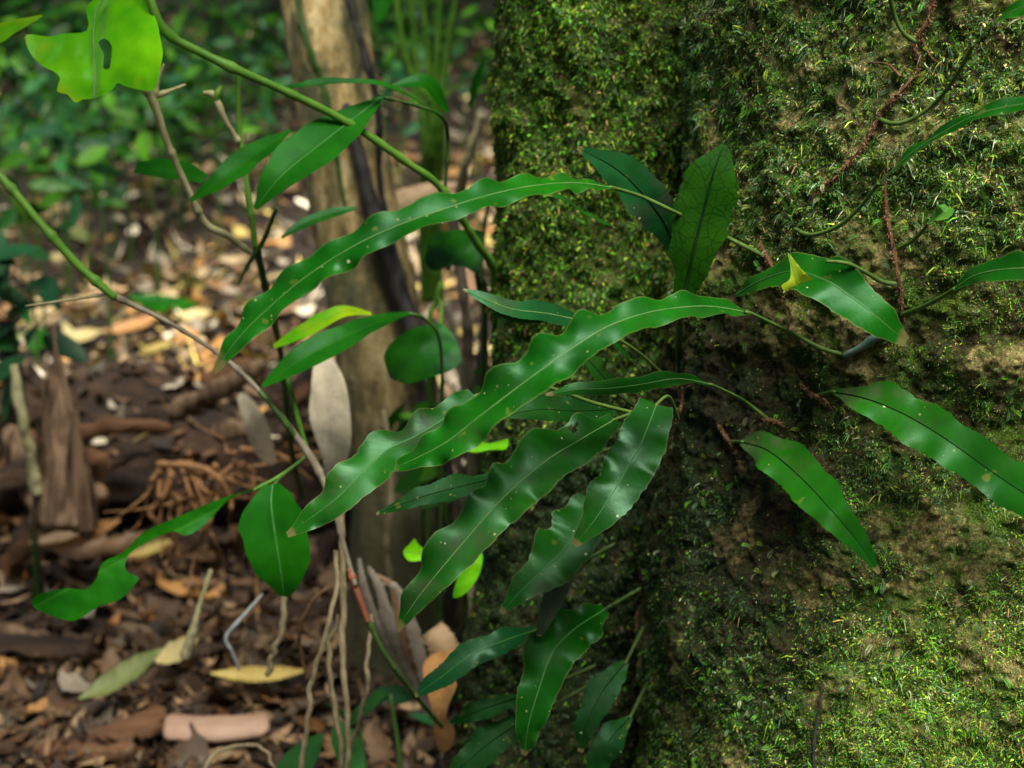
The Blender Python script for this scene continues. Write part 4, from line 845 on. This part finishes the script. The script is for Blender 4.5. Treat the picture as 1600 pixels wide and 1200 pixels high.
lf = outline_leaf("fallen_leaf", [(371, 622), (386, 617), (415, 655), (431, 715), (421, 726), (400, 710), (386, 680)], 1.9, M["dead_pale"], None, ((375, 620), (425, 724)), bend=0.05, tilt=(0.03, 0.03)); tag(lf, "small cream dead leaf standing upright on the rotten wood", "dead leaf")
dry("bark_piece", [(495, 365, 2.2), (545, 340, 2.2), (600, 318, 2.2), (660, 296, 2.2), (720, 287, 2.2)], [6, 14, 18, 14, 5], "dead_pinkish", "curved pinkish bark strip lodged behind the arching frond", "bark", guide=(0, -1, 0.8))

# ------------------------------------------------------------------ rotten log, stump and debris
lg = thing("rotten_log", ghit(250, 850), "rotten brown log lying across the forest floor on the left", "log")
C0 = crom([(-1.9, 2.75, 0.11), (-1.2, 2.62, 0.13), (-0.75, 2.56, 0.14), (-0.35, 2.55, 0.12), (-0.08, 2.6, 0.08)], 200)
v, q, t = tube_geo(C0, np.linspace(0.17, 0.12, 200), 90); k_ = 200 * 90; cc = np.repeat(C0, 90, 0); dd = v[:k_] - cc
ff = 1 + 0.38 * fbm(v[:k_] * np.array([3, 8, 8]), 4, 61) + 0.10 * fbm(v[:k_] * np.array([10, 34, 34]), 4, 62) - 0.30 * sstep(0.15, 0.5, fbm(v[:k_] * np.array([3.5, 9, 9]) + 9, 3, 63))
v[:k_] = cc + dd * ff[:, None]
obj("wood", v, M["rotten"], lg, quads=q, tris=t)
lt = v[:k_][(v[:k_, 2] > cc[:, 2] + 0.02) & (v[:k_, 1] < cc[:, 1] + 0.12)]
def splinter(parent, base, top, w0, w1, mat, name, seed, depthw=0.5):
    C = crom([base, (np.array(base) + np.array(top)) / 2 + np.array([0.004, 0, 0]), top], 40)
    v, q, t = tube_geo(C, np.interp(np.linspace(0, 1, 40), [0, 0.3, 0.75, 1], [w0, w0 * 0.8, w1, w1 * 0.25]), 24)
    k = 40 * 24; cc = np.repeat(C, 24, 0); d = v[:k] - cc
    f = 1 + 0.9 * fbm(v[:k] * np.array([60, 60, 9]), 4, seed); d = d * f[:, None]; d[:, 1] *= depthw; v[:k] = cc + d
    return obj(name, v, M[mat], parent, quads=q, tris=t)
M["stump"] = mat_stem("stump_wood", (0.025, 0.014, 0.008), (0.24, 0.155, 0.09), 70, 0.9, (1, 1, 0.12), 1.0)
b = P3((95, 815, 2.05)); sp_ = thing("broken_stump", b, "splintered brown stump with jagged spikes standing before the log", "stump")
for x0, y0, x1, y1, w0, w1, sd in ((96, 825, 84, 508, 30, 7, 1), (74, 820, 66, 590, 20, 6, 2), (122, 825, 112, 640, 24, 8, 3), (108, 830, 96, 560, 26, 9, 4), (86, 828, 74, 550, 16, 5, 5), (134, 815, 132, 700, 16, 6, 6), (60, 822, 58, 660, 14, 5, 7), (112, 820, 120, 590, 12, 3, 8)):
    splinter(sp_, P3((x0, y0, 2.05 + sd * 0.008)), P3((x1, y1, 2.0 + (sd * 5 % 7) * 0.010)), w0 * 2.05 / F, w1 * 2.05 / F, "stump", "spike", 200 + sd, 0.45)
bent_thing("dead_stick", [(22, 570, 2.0), (32, 640, 2.0), (45, 700, 2.02), (58, 770, 2.05)], [7, 9, 9, 10], "stem_tan", "pale tan stick standing left of the splintered stump", "dead stem", seed=7)

def ground_leaf(px, py, ln, wd, ang, mat, label, cat="dead leaf", curl=0.3, bendz=0.15, lift=0.012, name="fallen_leaf", jag=0.08, tiltn=(0, -0.5, 1), group=None):
    """leaf lying on the floor at a pixel; ln, wd in px, ang in picture degrees"""
    c = ghit(px, py, lift); d = (c - CAM) @ FW; a = R(ang); sc = d / F
    dirp = RT * math.cos(a) + (UP * 0.55 + np.array([0, 0.8, 0.15]) * 0.6) * math.sin(a)
    L = ln * sc / 2; pts = []
    for s in (-1, -0.5, 0, 0.5, 1):
        p = c + dirp * (L * s) + np.array([0, 0, 1]) * (L * bendz * (s * s - 0.5) + 0.012)
        p[2] = max(p[2], float(gz(p[0], p[1])) + 0.006); pts.append(p)
    SEED[0] += 1
    v, q, uv, C, Nn, h = blade_geo(pts, [wd * 0.06, wd * 0.4, wd * 0.5, wd * 0.42, wd * 0.05], guide=tiltn, n=40, m=9, jag=jag, curl=-curl, seed=SEED[0])
    o = obj(name, v, M[mat], None, quads=q, uv=uv, loc=c); return tag(o, label, cat, group)
ground_leaf(125, 850, 135, 38, 24, "dead_orange", "orange pink curled leaf lying in front of the stump", curl=0.6, lift=0.09)
ground_leaf(100, 846, 110, 26, 22, "dead_pinkish", "pinkish upper half of the curled leaf pair before the stump", curl=0.5, lift=0.10)
ground_leaf(235, 868, 70, 22, 25, "dead_yellow", "yellow orange leaf behind the ragged green leaf", lift=0.05)
ground_leaf(190, 1070, 150, 42, 38, "dead_olive", "olive green fallen leaf lying at the lower left", lift=0.07, curl=0.5)
ground_leaf(277, 1030, 75, 42, 35, "dead_straw", "straw yellow leaf with a long upright stalk", lift=0.06)
bent_thing("leaf_stalk", [(330, 890, 1.72), (312, 945, 1.72), (302, 985, 1.73), (290, 1025, 1.75)], [3, 4, 6, 8], "stem_tan", "long straw stalk rising from the straw yellow leaf", "leaf stalk", seed=8)
ground_leaf(405, 1066, 150, 30, 2, "dead_yellow", "curling orange yellow leaf beside the leftmost aerial root", lift=0.05, bendz=0.12, curl=0.6)
ground_leaf(305, 692, 45, 20, 15, "dead_yellow", "small yellow leaf on the dark hollow beside the log", lift=0.06)
ground_leaf(5, 765, 50, 46, 60, "dead_yellow", "round yellow leaf at the left edge beside the stick", lift=0.08)
ground_leaf(125, 532, 70, 30, 12, "dead_straw", "bright cream leaf on the litter above the stump", lift=0.02)
ground_leaf(205, 515, 95, 30, 22, "dead_orange", "orange leaf beyond the log", lift=0.02)
ground_leaf(60, 540, 50, 34, 80, "shrub_leaf", "small fresh green leaf near the stump top", lift=0.03)
ground_leaf(255, 480, 110, 40, -10, "shrub_leaf", "pair of fallen green leaf pieces under the slanting stem", lift=0.03)
ground_leaf(300, 500, 60, 26, 10, "dead_straw", "pale yellow leaf beside the fallen green leaf", lift=0.02)
ground_leaf(672, 455, 60, 26, 8, "dead_yellow", "golden leaf on the floor between the two trunks", lift=0.04)
def chip(px, py, ln, wd, th, ang, mat, label, cat, lift=0.02, name="bark_piece", seed=0, rgh=0.55):
    """thick piece of bark or wood lying on the floor"""
    c = ghit(px, py, lift); d = (c - CAM) @ FW; a = R(ang); sc = d / F; L = ln * sc / 2
    dr = nrm(RT * math.cos(a) + np.array([0, 0.85, 0.35]) * math.sin(a)); pts = [c + dr * (L * s) for s in (-1, -0.33, 0.33, 1)]
    C = crom(pts, 50); v, q, t = tube_geo(C, np.interp(np.linspace(0, 1, 50), [0, 0.04, 0.5, 0.95, 1], [0.75, 0.95, 1.0, 0.9, 0.6]) * wd * sc / 2, 28)
    k = 50 * 28; cc = np.repeat(C, 28, 0); dd = v[:k] - cc; nn = np.array([0, -0.35, 0.94])
    dd = dd - (dd @ nn)[:, None] * nn * (1 - th); dd *= (1 + rgh * fbm(v[:k] * np.array([30, 30, 30]), 4, 300 + seed))[:, None]
    v[:k] = cc + dd + nn * (0.15 * wd * sc) * (np.linspace(-1, 1, 50) ** 2).repeat(28)[:, None]
    o = obj(name, v, M[mat], None, quads=q, tris=t, loc=c); return tag(o, label, cat)
M["pink_bark"] = mat_stem("pink_bark", (0.28, 0.16, 0.10), (0.48, 0.32, 0.23), 30, 0.75, (0.3, 1, 1), 0.5)
M["red_wood"] = mat_stem("red_brown_wood", (0.05, 0.024, 0.012), (0.17, 0.085, 0.04), 30, 0.85, (0.2, 1, 1), 0.8)
chip(340, 1138, 160, 50, 0.5, 2, "pink_bark", "flat pinkish bark slab lying at the lower left", "bark", seed=1, lift=0.05, rgh=0.12)
chip(150, 1165, 230, 60, 0.5, 28, "red_wood", "red brown rotten branch slanting across the bottom left corner", "branch", name="dead_branch", seed=2)
chip(70, 1110, 130, 24, 0.5, 5, "red_wood", "thin brown stick lying above the red brown branch", "branch", name="dead_branch", seed=3)
chip(215, 660, 110, 16, 0.6, -20, "stem_tan", "thin tan stick lying in front of the log", "branch", name="dead_branch", lift=0.10, seed=4)
chip(330, 640, 80, 60, 0.6, 20, "stem_grey", "pale grey lump of decayed wood on the end of the log", "wood piece", name="wood_piece", lift=0.12, seed=5)
chip(420, 830, 120, 34, 0.5, 12, "red_wood", "dark red brown wood piece behind the oval hanging leaf", "wood piece", name="wood_piece", lift=0.05, seed=6)
chip(60, 1010, 170, 40, 0.5, -4, "rotten", "dark rotten branch at the left edge below the ragged leaf", "branch", name="dead_branch", lift=0.04, seed=7)
bent_thing("dead_stick", [(410, 928, 1.62), (378, 965, 1.62), (354, 995, 1.63), (362, 1018, 1.64), (374, 1046, 1.66)], [1.5, 3, 3.6, 3.2, 2.4], "white_stick", "bent whitish stick standing in the litter left of the aerial roots", "dead stem", seed=9, rough=0.15)
bent_thing("aerial_root", [(310, 1215, 1.55), (335, 1180, 1.56), (370, 1166, 1.57), (410, 1168, 1.58), (430, 1200, 1.56)], [3, 4, 4.5, 3.5, 2], "root", "looping grey root at the bottom edge below the pinkish bark slab", "root", seed=17)
gw = np.random.default_rng(31)
for k in range(46):
    px = gw.uniform(-20, 520); py = gw.uniform(585, 1010); 
    if (40 < px < 210 and 790 < py < 1120) or (230 < px < 450 and 980 < py): continue
    c = P3((px, py, 2.33 + gw.normal(0, 0.05))) if py < 800 else ghit(px, py, 0.03)
    mt = gw.choice(["rotten", "red_wood", "stump", "rotten", "dead_brown", "rotten"]); low = py >= 800
    dr = nrm(np.array([gw.normal(0, 1), gw.normal(0, 0.5), gw.normal(0, 0.35 if low else 0.55)])); L = gw.uniform(0.03, 0.12)
    C = crom([c - dr * L, c + gw.normal(0, 0.006, 3), c + dr * L], 26); wd = gw.uniform(0.008, 0.028)
    v, q, t = tube_geo(C, np.interp(np.linspace(0, 1, 26), [0, 0.08, 0.9, 1], [0.4, 1, 0.8, 0.3]) * wd, 14); m14 = 26 * 14
    cc_ = np.repeat(C, 14, 0); dd = v[:m14] - cc_; dd *= (1 + 0.7 * fbm(v[:m14] * 45, 4, 800 + k))[:, None]; dd[:, 1] *= 0.55; v[:m14] = cc_ + dd
    wn = {"rotten": "blackish", "red_wood": "red brown", "stump": "fibrous brown", "dead_brown": "brown", "stem_grey": "grey"}[str(mt)]
    where = "on the floor in front of the log" if low else "leaning on the front of the log"
    tag(obj("wood_piece", v, M[str(mt)], None, quads=q, tris=t, loc=c), f"{wn} decayed wood fragment lying {where}".replace("lying leaning", "leaning"), "wood piece", f"{wn} wood fragments {where}")
# tangle of orange fibrous roots
tg = thing("root_tangle", P3((320, 850, 2.0)), "tangle of orange brown fibrous roots in front of the log", "roots")
g_ = np.random.default_rng(77)
for k in range(34):
    a = g_.uniform(0, 1); p = [(235 + 170 * a, 735 + g_.normal(0, 14), 2.02)]
    dx = g_.normal(0, 26); dy = abs(g_.normal(22, 14))
    for j in range(4):
        l = p[-1]; p.append((l[0] + dx * g_.uniform(0.2, 1.2), l[1] + dy * g_.uniform(0.1, 1.4), 2.02 + g_.normal(0, 0.03))); dx += g_.normal(0, 14); dy += g_.normal(0, 10)
    stem(tg, p, [g_.uniform(2, 5), 1.2], "fibre", name="root", sides=6)
for a in ([(245, 725, 2.0), (300, 728, 1.99), (340, 745, 1.98), (362, 785, 2.0)], [(270, 735, 2.0), (255, 775, 2.0), (235, 800, 2.0), (245, 815, 2.0)], [(300, 740, 2.0), (315, 775, 1.99), (322, 830, 2.0)]):
    stem(tg, a, [5, 6, 5, 4], "fibre", name="root", sides=8)

# ------------------------------------------------------------------ litter
def leaf_mesh(ln, wd, curl, bend, seed, jag=0.1, n=9, m=5):
    g = np.random.default_rng(seed)
    u = np.linspace(-1, 1, n); v = np.linspace(-1, 1, m)
    prof = np.clip(1 - np.abs(u) ** (1.7 + g.random()), 0.03, 1) * (1 + jag * g.normal(0, 1, n))
    Y_ = v[None] * prof[:, None] * wd / 2; X_ = np.broadcast_to(u[:, None] * ln / 2, Y_.shape)
    Z_ = bend * ln * (u[:, None] ** 2) + curl * wd * v[None] ** 2 + 0.06 * wd * g.normal(0, 1, (n, m)) + 0.2 * g.normal() * wd * u[:, None] * v[None]
    Z_ = Z_ - Z_.min() + 0.003
    return np.stack([X_, Y_, Z_], -1).reshape(-1, 3), grid_quads(n, m)
variants = [leaf_mesh(1, g_.uniform(0.3, 0.55), g_.uniform(-0.2, 0.35), g_.uniform(-0.10, 0.15), 400 + k, jag=0.16) for k in range(14)]
vmesh = [mesh_np("fallen_leaf", v, q, uv=np.stack([v[:, 0] + 0.5, v[:, 1] + 0.5], -1)) for v, q in variants]
for m_ in vmesh: m_.materials.append(M["dead_tan"])
def view_pts(cnt, g, ylo, yhi, pw=1.0, wide=0.0):
    out = []
    while len(out) < cnt:
        y = ylo + (yhi - ylo) * g.random() ** pw
        half = y * 0.42
        x = g.uniform(-half, half * 0.35)
        if g.random() < wide: x = g.uniform(-half - 2.2, half + 1.0)
        out.append((x, y))
    return np.array(out)
far_names = ["pale", "tan", "tan", "pinkish", "orange", "grey", "brown", "yellow", "straw", "olive", "brown"]
near_names = ["brown", "dark", "dark", "brown", "dark", "grey", "orange", "dark", "dark", "brown"]
words = {"tan": "tan", "pale": "cream", "brown": "brown", "orange": "orange brown", "yellow": "yellow", "pinkish": "pinkish", "grey": "greyish", "dark": "dark brown", "olive": "olive green", "straw": "straw coloured"}
def log_top(x, y):
    return (y > 2.4) & (y < 2.78) & (x < 0)
cnt = 0
pts = np.vstack([view_pts(95, rng, 1.55, 2.5), view_pts(185, rng, 2.75, 5.6, 1.2)])
for x, y in pts:
    q = np.array([x, y, float(gz(x, y))]); px, py, d = project(q)
    near = y < 2.6
    nm = random.choice(near_names if near else far_names)
    zone = ("mulch in front of the log" if near else "sunlit floor beyond the log" if y < 4.1 else "far floor among seedlings")
    o = bpy.data.objects.new("fallen_leaf", random.choice(vmesh)); COL.objects.link(o)
    s = random.uniform(0.07, 0.15) if not near else random.uniform(0.05, 0.11)
    o.location = (x, y, q[2] + random.uniform(0.004, 0.03)); o.scale = (s, s, s)
    o.rotation_euler = (random.gauss(0, 0.3), random.gauss(0, 0.25), random.uniform(0, 6.28))
    o.material_slots[0].link = 'OBJECT'; o.material_slots[0].material = M["dead_" + nm]
    tag(o, f"{words[nm]} dead leaf lying on the {zone}", "dead leaf", f"{words[nm]} leaves on the {zone}")
# uncountable fragments
def bits(cnt, ylo, yhi, pw, lo, hi, palette, seed, elong):
    g = np.random.default_rng(seed); cnt = int(cnt * 1.7); p = view_pts(cnt, g, ylo, yhi, pw, 0.42)
    hz_ = fbm(np.stack([p[:, 0] * 5, p[:, 1] * 5, p[:, 0] * 0 + 3], -1), 3, 444); p = p[(hz_ > -0.12) | (g.random(cnt) < 0.35)]; cnt = len(p)   # drifts with bare soil between
    z = gz(p[:, 0], p[:, 1]); c = np.stack([p[:, 0], p[:, 1], z + g.uniform(0.001, 0.03, cnt)], -1)
    a = g.uniform(0, 6.28, cnt); nrm_ = nrm(np.stack([g.normal(0, 0.42, cnt), g.normal(0, 0.42, cnt), np.ones(cnt)], -1))
    d = np.stack([np.cos(a), np.sin(a), np.zeros(cnt)], -1); d = nrm(d - (d * nrm_).sum(1, keepdims=True) * nrm_); s = np.cross(nrm_, d)
    ln = g.uniform(lo, hi, (cnt, 1)); w = ln * g.uniform(elong * 0.5, elong * 1.5, (cnt, 1)); bz = ln * g.uniform(-0.1, 0.3, (cnt, 1))
    v = np.stack([c - d * ln * .5 + nrm_ * bz, c - d * ln * .22 - s * w * .45, c - d * ln * .22 + s * w * .42, c + d * ln * .2 - s * w * .5, c + d * ln * .2 + s * w * .45, c + d * ln * .5 + nrm_ * bz], 1)
    pal = np.array(palette); col = pal[g.integers(0, len(pal), cnt)] * np.exp(g.normal(-0.1, 0.5, (cnt, 1)))
    i = np.arange(cnt)[:, None] * 6
    return v.reshape(-1, 3), np.hstack([i + 1, i + 3, i + 4, i + 2]), np.vstack([np.hstack([i, i + 1, i + 2]), np.hstack([i + 3, i + 5, i + 4])]), np.repeat(col[:, None], 6, 1).reshape(-1, 3)
pal_far = [DEAD[k][1] for k in ("tan", "pale", "pinkish", "orange", "grey", "brown", "brown", "dark", "dark", "straw", "yellow", "tan")]
pal_near = [np.array(DEAD[k][0]) * f * 1.0 for k, f in (("brown", .8), ("dark", .6), ("dark", .8), ("brown", .6), ("brown", 1), ("tan", .75), ("orange", .3), ("brown", .5), ("pinkish", .5), ("grey", .5), ("dark", .5))]
B1 = bits(4200, 2.7, 9.5, 1.5, 0.03, 0.12, [np.array(c) * 0.8 for c in pal_far], 1, 0.42); B2 = bits(7500, 1.45, 2.75, 0.9, 0.016, 0.072, pal_near, 2, 0.35); B3 = bits(1600, 1.45, 2.75, 0.9, 0.04, 0.12, pal_near, 3, 0.06); B4 = bits(1200, 2.6, 7, 1.3, 0.06, 0.22, pal_far, 4, 0.05)
B5 = bits(900, 1.5, 2.7, 0.9, 0.02, 0.07, pal_near + pal_far[:4], 5, 0.3); gk = np.random.default_rng(8); kk = gk.integers(0, len(lt), 2000)
n5 = len(B5[0]) // 6; v5 = B5[0].reshape(n5, 6, 3); v5 = v5 - v5.mean(1, keepdims=True) + lt[kk[:n5]][:, None] + np.array([0, -0.004, 0.008]); B5 = (v5.reshape(-1, 3),) + B5[1:]
V, Q, T_, Cc = [], [], [], []; n0 = 0
for v, q, t, c in (B1, B2, B3, B4, B5):
    V.append(v); Q.append(q + n0); T_.append(t + n0); Cc.append(c); n0 += len(v)
lit = obj("leaf_litter", np.vstack(V), M["litter"], None, quads=np.vstack(Q), tris=np.vstack(T_), col=np.vstack(Cc), loc=(0, 3, 0))
tag(lit, "loose litter of leaf fragments and twigs on the forest floor", "leaf litter", None, "stuff")

# ------------------------------------------------------------------ undergrowth in the background
def foliage(cnt, centre, rad, lo, hi, cols, seed):
    g = np.random.default_rng(seed); c = centre + g.normal(0, 0.45, (cnt, 3)) * np.array(rad)
    n = nrm(np.stack([g.normal(0, 0.6, cnt), g.normal(-0.35, 0.5, cnt), g.uniform(0.3, 1.2, cnt)], -1)); a = g.uniform(0, 6.28, cnt)
    d = np.stack([np.cos(a), np.sin(a), np.zeros(cnt) - 0.2], -1); d = nrm(d - (d * n).sum(1, keepdims=True) * n); s = np.cross(n, d)
    ln = g.uniform(lo, hi, (cnt, 1)); w = ln * g.uniform(0.28, 0.5, (cnt, 1)); us = [0, .15, .35, .6, .82, 1.0]; ws = [0.04, .35, .5, .46, .28, 0.02]
    L = []
    for u, ww in zip(us, ws):
        m = c + d * ln * u - n * ln * 0.22 * u * u
        L += [m - s * w * ww, m + n * w * -0.08, m + s * w * ww]
    v = np.stack(L, 1); i = np.arange(cnt)[:, None] * 18; Q = []
    for k in range(5):
        for j in (0, 1): Q.append(np.hstack([i + 3 * k + j, i + 3 * k + j + 1, i + 3 * k + j + 4, i + 3 * k + j + 3]))
    col = np.array(cols)[g.integers(0, len(cols), cnt)] * g.uniform(0.6, 1.35, (cnt, 1))
    return v.reshape(-1, 3), np.vstack(Q), np.repeat(col[:, None], 18, 1).reshape(-1, 3), c
GREENS = [(0.006, 0.042, 0.003), (0.013, 0.068, 0.004), (0.026, 0.10, 0.005), (0.006, 0.036, 0.009), (0.045, 0.14, 0.008)]
def bush(px, d, py, r, n, label, seed, cols=GREENS, lo=0.05, hi=0.10, name="seedling", group="leafy seedlings on the far forest floor"):
    c = CAM + d * ray(px, py); gb = np.array([c[0], c[1], float(gz(c[0], c[1]))]); c[2] = max(c[2], gb[2] + 0.05)
    t = thing(name, gb, label, "seedling", group)
    v, q, col, cs = foliage(n, c, (r, r, r * 0.8), lo, hi, cols, seed)
    v[:, 2] = np.maximum(v[:, 2], gz(v[:, 0], v[:, 1]) + 0.01)
    obj("foliage", v, M["under"], t, quads=q, col=col)
    tube("stem", [gb - np.array([0, 0, .02]), (gb + c) / 2 + np.array([0.01, 0, 0]), c], [0.006, 0.004, 0.002], M["stem_dark"], t)
TEAL = [(0.012, 0.065, 0.022), (0.012, 0.055, 0.018), (0.02, 0.085, 0.022)]
lab_a = "leafy green seedling blurred on the far forest floor"
spots = [(80, 4.0, 180, .26, 26), (160, 4.3, 140, .28, 28), (250, 4.7, 130, .28, 26), (330, 4.9, 110, .28, 26), (410, 5.0, 90, .26, 24), (30, 4.5, 120, .3, 28), (690, 4.6, 70, .18, 14), (620, 5.5, 20, .25, 22), (40, 3.6, 200, .22, 22), (120, 4.2, 170, .28, 26), (60, 4.6, 110, .3, 26), (210, 4.9, 120, .3, 26), (300, 5.2, 90, .32, 26), (170, 5.6, 60, .35, 30), (380, 5.6, 60, .32, 26), (60, 6.0, 40, .4, 30), (270, 6.4, 30, .4, 30), (400, 6.6, 10, .4, 30), (130, 7.0, 0, .45, 34), (330, 7.2, -10, .45, 34), (20, 7.4, -20, .5, 36), (620, 5.0, 60, .25, 18), (720, 5.6, 20, .3, 20), (640, 6.5, -10, .4, 26), (760, 6.8, 0, .4, 26), (230, 3.9, 235, .2, 14), (30, 3.2, 290, .18, 14), (150, 3.5, 262, .16, 10), (420, 4.6, 150, .22, 14), (330, 4.3, 190, .2, 12), (90, 3.9, 215, .2, 18), (190, 4.4, 205, .24, 20), (270, 4.6, 175, .22, 18), (370, 4.9, 120, .25, 20), (10, 4.1, 150, .25, 20), (30, 5.2, 80, .3, 24), (110, 5.2, 60, .3, 26), (240, 5.4, 70, .3, 24), (330, 5.8, 40, .3, 24), (740, 4.2, 110, .15, 10), (600, 4.0, 130, .15, 10)]
for k, (px, d, py, r, n) in enumerate(spots): bush(px, d, py, r * 1.1, int(n * (1.5 + 0.5 * (k % 3))), lab_a, 500 + k, GREENS if k % 4 else TEAL, 0.03 + 0.012 * (k % 4), 0.075 + 0.02 * (k % 3))
bush(10, 2.3, 420, 0.10, 16, "dark bluish green seedling at the left edge above the stump", 601, TEAL, 0.06, 0.12, group=None)
bush(20, 2.35, 500, 0.08, 10, "small dark seedling just above the broken stump spikes", 602, TEAL, 0.05, 0.10, group=None)
bush(560, 1.55, 1120, 0.05, 4, "dark green seedling at the bottom edge behind the aerial roots", 603, [(0.012, 0.06, 0.012)], 0.08, 0.12, group=None)
bush(610, 1.7, 1085, 0.03, 3, "tiny dark seedling at the foot of the grey sheath", 604, [(0.012, 0.06, 0.02)], 0.05, 0.07, group=None)
for t, c, r, n, k in GAP:
    v, q, col, _ = foliage(n, c, (r, r, r * 1.4), 0.035, 0.08, [(0.010, 0.075, 0.004), (0.02, 0.11, 0.006), (0.05, 0.18, 0.008)], 650 + k); obj("foliage", v, M["under"], t, quads=q, col=col)
    tube("stem", [WL[t], (WL[t] + c) / 2 + np.array([0.012, 0, 0]), c], [0.003, 0.0025, 0.0015], M["stem_dark"], t)
# far mass of undergrowth closing the view
g2 = np.random.default_rng(9); V, Q, Cc = [], [], []; n0 = 0
for k in range(170):
    y = g2.uniform(7.5, 13); x = g2.uniform(-0.75, 0.75) * y; z = float(gz(x, y)) + g2.uniform(0.1, 0.25) * (y - 6)
    v, q, c, _ = foliage(60, np.array([x, y, z]), (0.6, 0.4, 0.5), 0.08, 0.2, GREENS[:4], 700 + k); V.append(v); Q.append(q + n0); Cc.append(c); n0 += len(v)
o = obj("undergrowth", np.vstack(V), M["under"], None, quads=np.vstack(Q), col=np.vstack(Cc), loc=(0, 10, 0)); tag(o, "dim green mass of undergrowth closing the far background", "undergrowth", None, "stuff")

# forest round the clearing and unseen leaf clumps added overhead for shade
g3 = np.random.default_rng(19); V, Q, Cc = [], [], []; n0 = 0
for k in range(640):
    a = g3.uniform(-math.pi, math.pi); r_ = g3.uniform(8.5, 14); z = 0.5 + 12.5 * g3.random() ** 0.8
    c0 = np.array([r_ * math.sin(a), 1.5 + r_ * math.cos(a), z + (1.2 if abs(a) < 0.5 else 0)])
    v, q, c, _ = foliage(34, c0, (1.3, 1.3, 1.1), 0.35, 0.7, GREENS[:4], 900 + k); V.append(v); Q.append(q + n0); Cc.append(c); n0 += len(v)
for k in range(170):      # unseen leaf clumps added to shade the far floor
    v, q, c, _ = foliage(26, np.array([g3.uniform(-4.5, 2.5), g3.uniform(3.6, 8.5), g3.uniform(3.2, 5.2)]), (0.7, 0.6, 0.3), 0.16, 0.34, GREENS[:4], 2900 + k); V.append(v); Q.append(q + n0); Cc.append(c); n0 += len(v)
for k in range(34):      # unseen low foliage added above the frame to shade the lower-left floor
    v, q, c, _ = foliage(26, np.array([g3.uniform(-1.0, -0.22), g3.uniform(0.75, 1.2), g3.uniform(1.8, 2.15)]), (0.2, 0.2, 0.1), 0.08, 0.15, GREENS, 1900 + k); V.append(v); Q.append(q + n0); Cc.append(c); n0 += len(v)
o = obj("forest", np.vstack(V), M["under"], None, quads=np.vstack(Q), col=np.vstack(Cc), loc=(0, 12, 3)); tag(o, "tall leafy forest standing round the clearing, with unseen foliage added overhead for shade", "forest", None, "stuff")

# ------------------------------------------------------------------ light
SUN_EL, SUN_AZ = R(60), R(166)      # azimuth from +Y, positive to +X: where the sun stands
w = bpy.data.worlds.new("World"); S.world = w; w.use_nodes = True
nt = w.node_tree; bg = nt.nodes["Background"]; sky = nt.nodes.new("ShaderNodeTexSky"); sky.sky_type = 'NISHITA'; sky.sun_disc = False
sky.sun_elevation = SUN_EL; sky.sun_rotation = SUN_AZ; sky.dust_density = 2.0
nt.links.new(sky.outputs[0], bg.inputs[0]); bg.inputs[1].default_value = 0.05
sl = bpy.data.lights.new("sun", 'SUN'); so = bpy.data.objects.new("sun", sl); COL.objects.link(so)
sl.energy = 4.9; sl.angle = R(36); sl.color = (1.0, 0.96, 0.87)
dirv = Vector((math.sin(SUN_AZ) * math.cos(SUN_EL), math.cos(SUN_AZ) * math.cos(SUN_EL), math.sin(SUN_EL)))
so.rotation_euler = (-dirv).to_track_quat('-Z', 'Y').to_euler()

S.view_settings.view_transform = 'Standard'; S.view_settings.look = 'None'; S.view_settings.exposure = 1.27; S.view_settings.gamma = 1.0
S.cycles.use_denoising = True; S.cycles.max_bounces = 6; S.cycles.diffuse_bounces = 3; S.cycles.glossy_bounces = 2; S.cycles.transmission_bounces = 4
